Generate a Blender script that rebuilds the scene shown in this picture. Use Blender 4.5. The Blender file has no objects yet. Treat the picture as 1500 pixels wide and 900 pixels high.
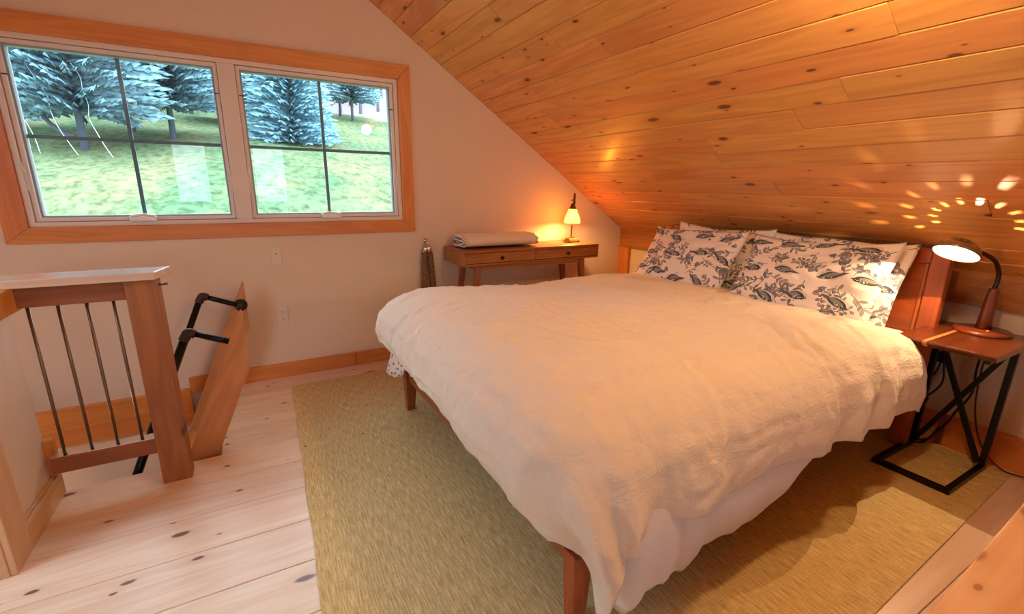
import bpy, math, random
import numpy as np
from mathutils import Vector, Matrix

S = bpy.context.scene
COL = S.collection
random.seed(7)


def lin(r, g, b):
    f = lambda c: c / 12.92 if c <= .04045 else ((c + .055) / 1.055) ** 2.4
    return (f(r / 255), f(g / 255), f(b / 255), 1)


# ------------------------------------------------------------------ camera
cam = bpy.data.cameras.new('camera')
cam.sensor_width = 36
cam.lens = 36 * 672.05 / 1500
cam.clip_start = .02
cam.clip_end = 500
cam_o = bpy.data.objects.new('camera', cam)
COL.objects.link(cam_o)
RX = Vector((0.8735002678551549, -0.486619939694864, 0.0140824837418589))
DN = Vector((-0.11085203271856571, -0.22698423866295256, -0.9675691098008256))
FW = Vector((0.47403492371252015, 0.8436108046308837, -0.2522136027475489))
CAM = Vector((0, 0, 1.25))
m = Matrix.Identity(4)
for i in range(3):
    m[i][0] = RX[i]
    m[i][1] = -DN[i]
    m[i][2] = -FW[i]
    m[i][3] = CAM[i]
cam_o.matrix_world = m
S.camera = cam_o

# ------------------------------------------------------------------ sky, exposure
world = bpy.data.worlds.new('overcast_sky')
S.world = world
world.use_nodes = True
nt = world.node_tree
bg = nt.nodes['Background']
bg.inputs[0].default_value = (.74, .88, 1.0, 1)
bg.inputs[1].default_value = 6.5
S.view_settings.view_transform = 'Standard'
S.view_settings.look = 'None'
S.view_settings.exposure = 0.70
S.view_settings.gamma = 1
S.cycles.use_denoising = True
S.cycles.max_bounces = 10
S.cycles.diffuse_bounces = 6
S.cycles.transparent_max_bounces = 16
S.cycles.sample_clamp_indirect = 6
S.cycles.caustics_reflective = False
S.cycles.caustics_refractive = False

WARM = (1.0, .60, .30)


def portal(name, loc, rot, sx, sy):
    l = bpy.data.lights.new(name, 'AREA')
    l.shape = 'RECTANGLE'
    l.size = sx
    l.size_y = sy
    l.cycles.is_portal = True
    o = bpy.data.objects.new(name, l)
    o.location = loc
    o.rotation_euler = rot
    COL.objects.link(o)


GY = 3.24       # gable wall plane
KX = 2.98       # knee wall plane
BACK = -2.5
KZ = .885       # height where the slope meets the knee wall
SL = 2 / 3
RIDGE = KZ + SL * KX
portal('window_portal', (-.04, GY + .16, 1.47), (math.radians(-90), 0, 0), 1.95, .95)
portal('window_portal', (-.2, BACK - .06, 1.4), (math.radians(90), 0, 0), 1.7, 1.0)


# ------------------------------------------------------------------ helpers
class MB:
    def __init__(s):
        s.v = []
        s.f = []
        s.uv = None

    def add(s, vs, fs):
        n = len(s.v)
        s.v += [tuple(p) for p in vs]
        s.f += [tuple(i + n for i in f) for f in fs]
        return s

    def box(s, a, b, M=None):
        x0, y0, z0 = a
        x1, y1, z1 = b
        vs = [(x0, y0, z0), (x1, y0, z0), (x1, y1, z0), (x0, y1, z0), (x0, y0, z1), (x1, y0, z1), (x1, y1, z1), (x0, y1, z1)]
        if M is not None:
            vs = [M @ Vector(p) for p in vs]
        return s.add(vs, [(0, 3, 2, 1), (4, 5, 6, 7), (0, 1, 5, 4), (1, 2, 6, 5), (2, 3, 7, 6), (3, 0, 4, 7)])

    def frustum(s, c0, h0, c1, h1):
        """rectangular taper: centre and half sizes at bottom and at top"""
        vs = []
        for c, h in ((c0, h0), (c1, h1)):
            for sx, sy in ((-1, -1), (1, -1), (1, 1), (-1, 1)):
                vs.append((c[0] + sx * h[0], c[1] + sy * h[1], c[2]))
        return s.add(vs, [(0, 3, 2, 1), (4, 5, 6, 7), (0, 1, 5, 4), (1, 2, 6, 5), (2, 3, 7, 6), (3, 0, 4, 7)])

    def prism(s, poly, axis, a, b):
        """polygon in the two other axes, extruded along axis from a to b"""
        n = len(poly)
        def P(p, t):
            if axis == 0: return (t, p[0], p[1])
            if axis == 1: return (p[0], t, p[1])
            return (p[0], p[1], t)
        vs = [P(p, a) for p in poly] + [P(p, b) for p in poly]
        fs = [tuple(range(n - 1, -1, -1)), tuple(range(n, 2 * n))]
        fs += [(i, (i + 1) % n, (i + 1) % n + n, i + n) for i in range(n)]
        return s.add(vs, fs)

    def bar(s, p, q, w, h=None, up=(0, 0, 1)):
        """rectangular bar from p to q"""
        h = h or w
        p = Vector(p); q = Vector(q)
        d = (q - p).normalized()
        u = Vector(up)
        if abs(d.dot(u)) > .98: u = Vector((0, 1, 0))
        sd = d.cross(u).normalized()
        up2 = sd.cross(d)
        vs = []
        for c in (p, q):
            for a, b in ((-1, -1), (1, -1), (1, 1), (-1, 1)):
                vs.append(c + sd * a * w / 2 + up2 * b * h / 2)
        return s.add(vs, [(0, 3, 2, 1), (4, 5, 6, 7), (0, 1, 5, 4), (1, 2, 6, 5), (2, 3, 7, 6), (3, 0, 4, 7)])

    def tube(s, pts, r, n=10, caps=True):
        pts = [Vector(p) for p in pts]
        rs = r if isinstance(r, (list, tuple)) else [r] * len(pts)
        vs = []; fs = []
        ref = None
        for i, p in enumerate(pts):
            d = (pts[min(i + 1, len(pts) - 1)] - pts[max(i - 1, 0)]).normalized()
            if ref is None:
                ref = Vector((0, 0, 1)) if abs(d.z) < .9 else Vector((1, 0, 0))
            ref = (ref - d * ref.dot(d)).normalized()
            b = d.cross(ref)
            for k in range(n):
                a = 2 * math.pi * k / n
                vs.append(p + (ref * math.cos(a) + b * math.sin(a)) * rs[i])
        for i in range(len(pts) - 1):
            for k in range(n):
                a = i * n + k; b2 = i * n + (k + 1) % n
                fs.append((a, b2, b2 + n, a + n))
        if caps:
            fs.append(tuple(range(n - 1, -1, -1)))
            fs.append(tuple(range((len(pts) - 1) * n, len(pts) * n)))
        return s.add(vs, fs)

    def lathe(s, prof, n=28, M=None, skip=None):
        vs = []; fs = []
        for r, z in prof:
            for k in range(n):
                a = 2 * math.pi * k / n
                p = Vector((r * math.cos(a), r * math.sin(a), z))
                vs.append(M @ p if M is not None else p)
        for i in range(len(prof) - 1):
            for k in range(n):
                if skip and (i, k) in skip: continue
                a = i * n + k; b = i * n + (k + 1) % n
                fs.append((a, b, b + n, a + n))
        return s.add(vs, fs)

    def build(s, name, mat=None, parent=None, smooth=False, bevel=0, seg=2, loc=None, rot=None):
        me = bpy.data.meshes.new(name)
        me.from_pydata(s.v, [], s.f)
        me.update()
        if smooth:
            me.polygons.foreach_set('use_smooth', [True] * len(me.polygons))
        if mat: me.materials.append(mat)
        o = bpy.data.objects.new(name, me)
        COL.objects.link(o)
        if parent: o.parent = parent
        if loc: o.location = loc
        if rot: o.rotation_euler = rot
        if bevel:
            b = o.modifiers.new('bevel', 'BEVEL')
            b.width = bevel; b.segments = seg; b.limit_method = 'ANGLE'
            b.angle_limit = math.radians(40)
            b.harden_normals = False
        return o


def tag(o, label=None, cat=None, group=None, kind=None):
    if label: o['label'] = label
    if cat: o['category'] = cat
    if group: o['group'] = group
    if kind: o['kind'] = kind
    return o


def thing(name, label, cat, loc=(0, 0, 0), rz=0, group=None):
    o = bpy.data.objects.new(name, None)
    o.empty_display_size = .1
    COL.objects.link(o)
    o.location = loc
    o.rotation_euler = (0, 0, rz)
    return tag(o, label, cat, group)


def copy_tree(o, parent=None):
    c = o.copy()
    COL.objects.link(c)
    if parent: c.parent = parent
    for ch in list(o.children):
        copy_tree(ch, c)
    return c


def catmull(pts, n=8):
    pts = [Vector(p) for p in pts]
    P = [pts[0] * 2 - pts[1]] + pts + [pts[-1] * 2 - pts[-2]]
    out = []
    for i in range(1, len(P) - 2):
        for k in range(n):
            t = k / n
            a, b, c, d = P[i - 1], P[i], P[i + 1], P[i + 2]
            out.append(.5 * ((2 * b) + (c - a) * t + (2 * a - 5 * b + 4 * c - d) * t * t + (3 * b - a - 3 * c + d) * t ** 3))
    out.append(pts[-1])
    return out


# numpy value noise
_rng = np.random.RandomState(3)
_perm = _rng.rand(64, 64)


def vnoise(x, y):
    x = np.asarray(x, float); y = np.asarray(y, float)
    xi = np.floor(x).astype(int); yi = np.floor(y).astype(int)
    fx = x - xi; fy = y - yi
    fx = fx * fx * (3 - 2 * fx); fy = fy * fy * (3 - 2 * fy)
    g = lambda i, j: _perm[i % 64, j % 64]
    return ((g(xi, yi) * (1 - fx) + g(xi + 1, yi) * fx) * (1 - fy) + (g(xi, yi + 1) * (1 - fx) + g(xi + 1, yi + 1) * fx) * fy) * 2 - 1


def fbm(x, y, o=4):
    r = 0; a = 1
    for k in range(o):
        r = r + a * vnoise(x * 2 ** k + 17 * k, y * 2 ** k + 9 * k)
        a *= .5
    return r


# ------------------------------------------------------------------ materials
def newmat(name):
    M = bpy.data.materials.new(name)
    M.use_nodes = True
    return M, M.node_tree.nodes, M.node_tree.links, M.node_tree.nodes['Principled BSDF']


def plain(name, c, rough=.5, metal=0, bump=0, bscale=200, coat=0, spec=.5, var=0, vscale=3):
    M, N, L, B = newmat(name)
    B.inputs['Base Color'].default_value = c
    B.inputs['Roughness'].default_value = rough
    B.inputs['Metallic'].default_value = metal
    B.inputs['Coat Weight'].default_value = coat
    B.inputs['Specular IOR Level'].default_value = spec
    tc = N.new('ShaderNodeTexCoord')
    if var:
        no = N.new('ShaderNodeTexNoise'); no.inputs['Scale'].default_value = vscale
        no.inputs['Detail'].default_value = 4
        L.new(tc.outputs['Object'], no.inputs['Vector'])
        mx = N.new('ShaderNodeMix'); mx.data_type = 'RGBA'
        mx.inputs[6].default_value = tuple(k * (1 - var) for k in c[:3]) + (1,)
        mx.inputs[7].default_value = tuple(min(1, k * (1 + var)) for k in c[:3]) + (1,)
        L.new(no.outputs['Fac'], mx.inputs[0])
        L.new(mx.outputs[2], B.inputs['Base Color'])
    if bump:
        no = N.new('ShaderNodeTexNoise'); no.inputs['Scale'].default_value = bscale
        no.inputs['Detail'].default_value = 3
        L.new(tc.outputs['Object'], no.inputs['Vector'])
        bp = N.new('ShaderNodeBump'); bp.inputs['Strength'].default_value = bump
        bp.inputs['Distance'].default_value = .002
        L.new(no.outputs['Fac'], bp.inputs['Height'])
        L.new(bp.outputs['Normal'], B.inputs['Normal'])
    return M


def wood(name, light, dark, axis=0, knot=None, kdens=.35, rough=.4, coat=0, var=.12, gs=1., ksize=1., rings=.35, kx=2.6, ky=6.5, coat_rough=.25):
    """grain runs along the object's own axis; every object gets its own cut of the wood"""
    M, N, L, B = newmat(name)
    tc = N.new('ShaderNodeTexCoord')
    sp = N.new('ShaderNodeSeparateXYZ')
    L.new(tc.outputs['Object'], sp.inputs[0])
    cb = N.new('ShaderNodeCombineXYZ')
    order = {0: (0, 1, 2), 1: (1, 0, 2), 2: (2, 0, 1)}[axis]
    for i in range(3):
        L.new(sp.outputs[order[i]], cb.inputs[i])
    oi = N.new('ShaderNodeObjectInfo')
    off = N.new('ShaderNodeVectorMath'); off.operation = 'SCALE'
    off.inputs[0].default_value = (37.3, 23.1, 11.7)
    L.new(oi.outputs['Random'], off.inputs['Scale'])
    ad = N.new('ShaderNodeVectorMath'); ad.operation = 'ADD'
    L.new(cb.outputs[0], ad.inputs[0]); L.new(off.outputs[0], ad.inputs[1])

    def scaled(v):
        q = N.new('ShaderNodeVectorMath'); q.operation = 'MULTIPLY'
        q.inputs[1].default_value = v
        L.new(ad.outputs[0], q.inputs[0])
        return q.outputs[0]

    def math_(op, a, b=None, c=None):
        q = N.new('ShaderNodeMath'); q.operation = op
        for i, x in enumerate((a, b, c)):
            if x is None: continue
            if isinstance(x, (int, float)): q.inputs[i].default_value = x
            else: L.new(x, q.inputs[i])
        return q.outputs[0]
    # fine streaks
    n1 = N.new('ShaderNodeTexNoise'); n1.inputs['Scale'].default_value = 1; n1.inputs['Detail'].default_value = 5
    L.new(scaled((2.2 * gs, 55 * gs, 55 * gs)), n1.inputs['Vector'])
    # broad figure
    n2 = N.new('ShaderNodeTexNoise'); n2.inputs['Scale'].default_value = 1; n2.inputs['Detail'].default_value = 2
    n2.inputs['Distortion'].default_value = .6
    L.new(scaled((.9 * gs, 9 * gs, 9 * gs)), n2.inputs['Vector'])
    w = math_('MULTIPLY', n2.outputs['Fac'], 34)
    w = math_('SINE', w)
    w = math_('MULTIPLY_ADD', w, .5, .5)
    g = math_('MULTIPLY_ADD', w, rings, math_('MULTIPLY', n1.outputs['Fac'], 1 - rings))
    g = math_('MULTIPLY_ADD', n2.outputs['Fac'], .5, math_('MULTIPLY', g, .6))
    mx = N.new('ShaderNodeMix'); mx.data_type = 'RGBA'
    mx.inputs[6].default_value = light; mx.inputs[7].default_value = dark
    mr = N.new('ShaderNodeMapRange')
    mr.inputs[1].default_value = .25; mr.inputs[2].default_value = .85
    L.new(g, mr.inputs[0])
    L.new(mr.outputs[0], mx.inputs[0])
    col = mx.outputs[2]
    if var:
        hs = N.new('ShaderNodeHueSaturation')
        L.new(col, hs.inputs['Color'])
        v = math_('MULTIPLY_ADD', oi.outputs['Random'], 2 * var, 1 - var)
        L.new(v, hs.inputs['Value'])
        r2 = math_('FRACT', math_('MULTIPLY', oi.outputs['Random'], 13.7))
        L.new(math_('MULTIPLY_ADD', r2, .02, .49), hs.inputs['Hue'])
        col = hs.outputs[0]
    if knot:
        for (sx, sy, dens, rad, seed) in ((kx, ky, kdens, .085 * ksize, 0.), (kx * 1.9, ky * 2.1, kdens * .55, .075 * ksize, 5.3)):
            sc = scaled((sx, sy, 0))
            wv = N.new('ShaderNodeVectorMath'); wv.operation = 'ADD'
            wv.inputs[1].default_value = (seed, seed * 1.7, seed)
            L.new(sc, wv.inputs[0])
            # slight warp
            wn = N.new('ShaderNodeTexNoise'); wn.inputs['Scale'].default_value = 6
            L.new(wv.outputs[0], wn.inputs['Vector'])
            ws = N.new('ShaderNodeVectorMath'); ws.operation = 'SCALE'; ws.inputs['Scale'].default_value = .06
            L.new(wn.outputs['Color'], ws.inputs[0])
            wa = N.new('ShaderNodeVectorMath'); wa.operation = 'ADD'
            L.new(wv.outputs[0], wa.inputs[0]); L.new(ws.outputs[0], wa.inputs[1])
            vo = N.new('ShaderNodeTexVoronoi'); vo.voronoi_dimensions = '2D'; vo.inputs['Scale'].default_value = 1
            L.new(wa.outputs[0], vo.inputs['Vector'])
            cs = N.new('ShaderNodeSeparateColor')
            L.new(vo.outputs['Color'], cs.inputs[0])
            on = math_('LESS_THAN', cs.outputs[0], dens)
            rr = math_('MULTIPLY_ADD', cs.outputs[1], rad, rad * .35)
            q = math_('DIVIDE', vo.outputs['Distance'], rr)
            core = N.new('ShaderNodeMapRange'); core.inputs[1].default_value = 1.15; core.inputs[2].default_value = .7
            L.new(q, core.inputs[0])
            halo = N.new('ShaderNodeMapRange'); halo.inputs[1].default_value = 3.2; halo.inputs[2].default_value = .9
            L.new(q, halo.inputs[0])
            mh = N.new('ShaderNodeMix'); mh.data_type = 'RGBA'
            L.new(math_('MULTIPLY', math_('MULTIPLY', halo.outputs[0], on), .55), mh.inputs[0])
            L.new(col, mh.inputs[6]); mh.inputs[7].default_value = dark
            mk = N.new('ShaderNodeMix'); mk.data_type = 'RGBA'
            L.new(math_('MULTIPLY', core.outputs[0], on), mk.inputs[0])
            L.new(mh.outputs[2], mk.inputs[6]); mk.inputs[7].default_value = knot
            col = mk.outputs[2]
    L.new(col, B.inputs['Base Color'])
    B.inputs['Roughness'].default_value = rough
    B.inputs['Coat Weight'].default_value = coat
    B.inputs['Coat Roughness'].default_value = coat_rough
    bp = N.new('ShaderNodeBump'); bp.inputs['Strength'].default_value = .12
    bp.inputs['Distance'].default_value = .002
    L.new(g, bp.inputs['Height'])
    L.new(bp.outputs['Normal'], B.inputs['Normal'])
    return M


def cloth(name, c, var=.06, weave=260, wr=.5, wscale=9, sheen=.25, slub=0, stretch=(1, 1, 1)):
    M, N, L, B = newmat(name)
    B.inputs['Roughness'].default_value = .95
    B.inputs['Specular IOR Level'].default_value = .15
    B.inputs['Sheen Weight'].default_value = sheen
    tc = N.new('ShaderNodeTexCoord')
    mp = N.new('ShaderNodeMapping'); mp.inputs['Scale'].default_value = stretch
    L.new(tc.outputs['Object'], mp.inputs[0])
    no = N.new('ShaderNodeTexNoise'); no.inputs['Scale'].default_value = 5; no.inputs['Detail'].default_value = 6
    L.new(tc.outputs['Object'], no.inputs['Vector'])
    mx = N.new('ShaderNodeMix'); mx.data_type = 'RGBA'
    mx.inputs[6].default_value = tuple(k * (1 - var) for k in c[:3]) + (1,)
    mx.inputs[7].default_value = tuple(min(1, k * (1 + var)) for k in c[:3]) + (1,)
    L.new(no.outputs['Fac'], mx.inputs[0])
    L.new(mx.outputs[2], B.inputs['Base Color'])
    # threads + rumples
    w1 = N.new('ShaderNodeTexNoise'); w1.inputs['Scale'].default_value = weave; w1.inputs['Detail'].default_value = 2
    L.new(mp.outputs[0], w1.inputs['Vector'])
    w2 = N.new('ShaderNodeTexNoise'); w2.inputs['Scale'].default_value = wscale; w2.inputs['Detail'].default_value = 7
    w2.inputs['Roughness'].default_value = .62; w2.inputs['Distortion'].default_value = 1.2
    L.new(tc.outputs['Object'], w2.inputs['Vector'])
    b1 = N.new('ShaderNodeBump'); b1.inputs['Strength'].default_value = .75; b1.inputs['Distance'].default_value = .003
    b2 = N.new('ShaderNodeBump'); b2.inputs['Strength'].default_value = wr; b2.inputs['Distance'].default_value = .02
    L.new(w1.outputs['Fac'], b1.inputs['Height'])
    L.new(w2.outputs['Fac'], b2.inputs['Height'])
    L.new(b2.outputs['Normal'], b1.inputs['Normal'])
    L.new(b1.outputs['Normal'], B.inputs['Normal'])
    return M


def emit(name, c, s):
    M, N, L, B = newmat(name)
    B.inputs['Base Color'].default_value = c
    B.inputs['Emission Color'].default_value = c
    B.inputs['Emission Strength'].default_value = s
    return M


KN = lin(112, 54, 22)
m_ceil = wood('ceiling_pine', lin(230, 168, 96), lin(198, 130, 66), 0, KN, .42, .38, .35, .07, coat_rough=.22, ksize=.88)
m_floor = wood('floor_pine', lin(246, 228, 208), lin(226, 194, 164), 0, lin(118, 72, 44), .45, .36, .3, .05, ksize=.72, kx=2.0, ky=4.6, coat_rough=.3)
m_trim_x = wood('trim_pine_along_x', lin(224, 152, 80), lin(200, 120, 54), 0, lin(150, 84, 38), .12, .4, .2, .05)
m_trim_y = wood('trim_pine_along_y', lin(224, 152, 80), lin(200, 120, 54), 1, lin(150, 84, 38), .12, .4, .2, .05)
m_trim_z = wood('trim_pine_along_z', lin(224, 152, 80), lin(200, 120, 54), 2, lin(150, 84, 38), .12, .4, .2, .05)
m_beam_y = wood('beam_pine_along_y', lin(186, 112, 54), lin(146, 82, 38), 1, lin(100, 52, 24), .3, .45, .1, .03)
m_pale_y = wood('pale_pine_along_y', lin(226, 188, 148), lin(206, 156, 108), 1, lin(150, 92, 52), .1, .45, .1, .04)
m_pale_z = wood('pale_pine_along_z', lin(226, 188, 158), lin(208, 164, 128), 2, None, .1, .5, 0, .04)
m_rail_x = wood('hemlock_along_x', lin(162, 98, 58), lin(118, 68, 38), 0, lin(80, 42, 22), .15, .5, .1, .05)
m_rail_z = wood('hemlock_along_z', lin(178, 108, 62), lin(134, 78, 42), 2, lin(80, 42, 22), .12, .5, .1, .05)
m_string = wood('stringer_pine', lin(214, 152, 98), lin(184, 118, 68), 0, lin(100, 52, 26), .3, .45, .15, .04)
m_plank = wood('bench_pine', lin(238, 198, 156), lin(212, 158, 110), 0, lin(176, 122, 74), .5, .42, .15, .0, ksize=1.3, kx=3.0, ky=5.2, rings=.5)
m_con_x = wood('walnut_oak_along_x', lin(176, 104, 50), lin(132, 70, 30), 0, None, rough=.35, coat=.3, var=.04)
m_con_z = wood('walnut_oak_along_z', lin(168, 98, 48), lin(126, 68, 30), 2, None, rough=.35, coat=.3, var=.04)
m_bed_y = wood('cherry_along_y', lin(168, 84, 36), lin(128, 56, 22), 1, None, rough=.32, coat=.4, var=.04)
m_bed_z = wood('cherry_along_z', lin(176, 90, 40), lin(136, 62, 24), 2, None, rough=.32, coat=.4, var=.04)
m_bed_x = wood('cherry_along_x', lin(160, 84, 40), lin(122, 58, 24), 0, None, rough=.32, coat=.4, var=.04)
m_top = wood('acacia_along_x', lin(116, 50, 21), lin(80, 29, 12), 0, None, rough=.3, coat=.5, var=.12)
m_pale_tan = plain('pale_tan', lin(214, 128, 78), .4)  # lamp button, and the painted reflection on the side table top
m_wall = plain('wall_paint', lin(224, 204, 186), .85, bump=.15, bscale=90, spec=.2, var=.02)
m_white = plain('window_vinyl', lin(228, 214, 206), .4)
m_plate = plain('switch_plate', lin(226, 210, 198), .4)
m_crank = plain('silver_crank', lin(240, 234, 226), .25, .35)
m_slot = plain('dark_slot', lin(60, 50, 44), .6)
m_black = plain('black_steel', lin(16, 14, 14), .38, .3)
m_pipe = plain('black_iron_pipe', lin(22, 22, 24), .32, .6, var=.2, vscale=30)
m_fit = plain('cast_iron_fitting', lin(66, 46, 38), .5, .5, bump=.4, bscale=120)
m_steel = plain('grey_steel_rod', lin(128, 108, 92), .35, .8)
m_chrome = plain('bright_metal', lin(226, 216, 206), .2, 1.)
m_brass = plain('antique_brass', lin(126, 90, 44), .3, .9)
m_knob = plain('dark_bronze_knob', lin(56, 34, 22), .35, .7)
m_nickel = plain('brushed_nickel', lin(150, 132, 112), .25, .9)
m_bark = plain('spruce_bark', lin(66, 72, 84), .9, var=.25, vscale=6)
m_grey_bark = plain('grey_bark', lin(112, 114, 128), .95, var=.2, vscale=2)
m_birch = plain('birch_bark', lin(172, 186, 190), .8)
m_cord = plain('black_cord', lin(22, 16, 14), .5)
m_brown_cord = plain('brown_cord', lin(82, 32, 18), .5)
m_rope = plain('hemp_rope', lin(128, 92, 60), .9, bump=.6, bscale=220, var=.2, vscale=40)
m_duvet = cloth('crinkled_linen', lin(234, 220, 202), .05, 130, .6, 11, .2, stretch=(.1, 1, 1))
m_sheet = cloth('white_percale', lin(232, 226, 226), .03, 500, .5, 8, .1)
m_blanket = cloth('cream_blanket', lin(234, 216, 196), .05, 300, .25, 16, .3)
m_mattress = cloth('mattress_cover', lin(234, 224, 212), .03, 400, .2, 6, .1)
m_lower = plain('lower_floor', lin(190, 140, 96), .6)


def rug_mat():
    M, N, L, B = newmat('woven_jute')
    B.inputs['Roughness'].default_value = .95
    B.inputs['Specular IOR Level'].default_value = .1
    tc = N.new('ShaderNodeTexCoord')
    mp = N.new('ShaderNodeMapping'); mp.inputs['Scale'].default_value = (220, 16, 1)
    L.new(tc.outputs['Object'], mp.inputs[0])
    n1 = N.new('ShaderNodeTexNoise'); n1.inputs['Scale'].default_value = 1; n1.inputs['Detail'].default_value = 4
    L.new(mp.outputs[0], n1.inputs['Vector'])
    mp2 = N.new('ShaderNodeMapping'); mp2.inputs['Scale'].default_value = (30, 220, 1)
    L.new(tc.outputs['Object'], mp2.inputs[0])
    n2 = N.new('ShaderNodeTexNoise'); n2.inputs['Scale'].default_value = 1; n2.inputs['Detail'].default_value = 3
    L.new(mp2.outputs[0], n2.inputs['Vector'])
    wa = N.new('ShaderNodeMath'); wa.operation = 'MULTIPLY'; wa.inputs[1].default_value = .45
    L.new(n2.outputs['Fac'], wa.inputs[0])
    a = N.new('ShaderNodeMath'); a.operation = 'MULTIPLY_ADD'; a.inputs[1].default_value = 1.55
    L.new(n1.outputs['Fac'], a.inputs[0]); L.new(wa.outputs[0], a.inputs[2])
    cr = N.new('ShaderNodeValToRGB')
    e = cr.color_ramp.elements
    e[0].position = .62; e[0].color = lin(192, 168, 114)
    e[1].position = 1.0; e[1].color = lin(234, 214, 160)
    hf = N.new('ShaderNodeMath'); hf.operation = 'MULTIPLY'; hf.inputs[1].default_value = .8
    L.new(a.outputs[0], hf.inputs[0]); L.new(hf.outputs[0], cr.inputs[0])
    # sparse dark flecks
    vo = N.new('ShaderNodeTexVoronoi'); vo.inputs['Scale'].default_value = 7
    L.new(tc.outputs['Object'], vo.inputs['Vector'])
    lt = N.new('ShaderNodeMath'); lt.operation = 'LESS_THAN'; lt.inputs[1].default_value = .035
    L.new(vo.outputs['Distance'], lt.inputs[0])
    mx = N.new('ShaderNodeMix'); mx.data_type = 'RGBA'
    L.new(lt.outputs[0], mx.inputs[0]); L.new(cr.outputs[0], mx.inputs[6]); mx.inputs[7].default_value = lin(96, 70, 36)
    L.new(mx.outputs[2], B.inputs['Base Color'])
    bp = N.new('ShaderNodeBump'); bp.inputs['Strength'].default_value = .35; bp.inputs['Distance'].default_value = .003
    L.new(a.outputs[0], bp.inputs['Height']); L.new(bp.outputs['Normal'], B.inputs['Normal'])
    return M


m_rug = rug_mat()


def glass_mat():
    M, N, L, B = newmat('window_glass')
    out = [n for n in N if n.type == 'OUTPUT_MATERIAL'][0]
    N.remove(B)
    tr = N.new('ShaderNodeBsdfTransparent'); tr.inputs[0].default_value = (.93, .97, .97, 1)
    gl = N.new('ShaderNodeBsdfGlossy'); gl.inputs['Roughness'].default_value = .0
    fr = N.new('ShaderNodeFresnel'); fr.inputs[0].default_value = 1.5
    mm = N.new('ShaderNodeMath'); mm.operation = 'MULTIPLY'; mm.inputs[1].default_value = .55
    L.new(fr.outputs[0], mm.inputs[0])
    mx = N.new('ShaderNodeMixShader')
    L.new(mm.outputs[0], mx.inputs[0]); L.new(tr.outputs[0], mx.inputs[1]); L.new(gl.outputs[0], mx.inputs[2])
    L.new(mx.outputs[0], out.inputs[0])
    return M


m_glass = glass_mat()


def foliage_mat(name, a, b):
    M, N, L, B = newmat(name)
    B.inputs['Roughness'].default_value = .9
    B.inputs['Specular IOR Level'].default_value = .1
    tc = N.new('ShaderNodeTexCoord')
    no = N.new('ShaderNodeTexNoise'); no.inputs['Scale'].default_value = 1.8; no.inputs['Detail'].default_value = 5
    L.new(tc.outputs['Object'], no.inputs['Vector'])
    cr = N.new('ShaderNodeValToRGB')
    cr.color_ramp.elements[0].position = .35; cr.color_ramp.elements[0].color = a
    cr.color_ramp.elements[1].position = .68; cr.color_ramp.elements[1].color = b
    L.new(no.outputs['Fac'], cr.inputs[0])
    L.new(cr.outputs[0], B.inputs['Base Color'])
    return M


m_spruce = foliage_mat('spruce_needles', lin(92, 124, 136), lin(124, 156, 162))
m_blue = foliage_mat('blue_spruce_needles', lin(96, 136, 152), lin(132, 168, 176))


def grass_mat():
    M, N, L, B = newmat('meadow_grass')
    B.inputs['Roughness'].default_value = 1
    B.inputs['Specular IOR Level'].default_value = .05
    tc = N.new('ShaderNodeTexCoord')
    mp = N.new('ShaderNodeMapping'); mp.inputs['Scale'].default_value = (1, .45, 1)
    L.new(tc.outputs['Object'], mp.inputs[0])
    n1 = N.new('ShaderNodeTexNoise'); n1.inputs['Scale'].default_value = .22; n1.inputs['Detail'].default_value = 6
    n1.inputs['Roughness'].default_value = .65
    L.new(mp.outputs[0], n1.inputs['Vector'])
    n2 = N.new('ShaderNodeTexNoise'); n2.inputs['Scale'].default_value = 2.6; n2.inputs['Detail'].default_value = 6
    n2.inputs['Roughness'].default_value = .75
    L.new(mp.outputs[0], n2.inputs['Vector'])
    r1 = N.new('ShaderNodeValToRGB')
    r1.color_ramp.elements[0].position = .38; r1.color_ramp.elements[0].color = lin(78, 104, 76)
    r1.color_ramp.elements[1].position = .62; r1.color_ramp.elements[1].color = lin(112, 114, 84)
    L.new(n1.outputs['Fac'], r1.inputs[0])
    r2 = N.new('ShaderNodeValToRGB')
    r2.color_ramp.elements[0].position = .36; r2.color_ramp.elements[0].color = lin(120, 132, 104)
    r2.color_ramp.elements[1].position = .56; r2.color_ramp.elements[1].color = (1, 1, 1, 1)
    L.new(n2.outputs['Fac'], r2.inputs[0])
    mx = N.new('ShaderNodeMix'); mx.data_type = 'RGBA'; mx.blend_type = 'MULTIPLY'; mx.inputs[0].default_value = .75
    L.new(r1.outputs[0], mx.inputs[6]); L.new(r2.outputs[0], mx.inputs[7])
    # leaf litter under the far wood, its lavender grey doubling as haze
    sp = N.new('ShaderNodeSeparateXYZ'); L.new(tc.outputs['Object'], sp.inputs[0])
    wob = N.new('ShaderNodeMath'); wob.operation = 'MULTIPLY_ADD'; wob.inputs[1].default_value = 26
    L.new(n1.outputs['Fac'], wob.inputs[0]); L.new(sp.outputs[1], wob.inputs[2])
    mr = N.new('ShaderNodeMapRange'); mr.inputs[1].default_value = 84; mr.inputs[2].default_value = 92
    L.new(wob.outputs[0], mr.inputs[0])
    m2 = N.new('ShaderNodeMix'); m2.data_type = 'RGBA'
    L.new(mr.outputs[0], m2.inputs[0]); L.new(mx.outputs[2], m2.inputs[6]); m2.inputs[7].default_value = lin(126, 116, 116)
    L.new(m2.outputs[2], B.inputs['Base Color'])
    return M


m_grass = grass_mat()

# ------------------------------------------------------------------ pillow print (drawn here, no file)
W_, H_ = 1200, 800


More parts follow.
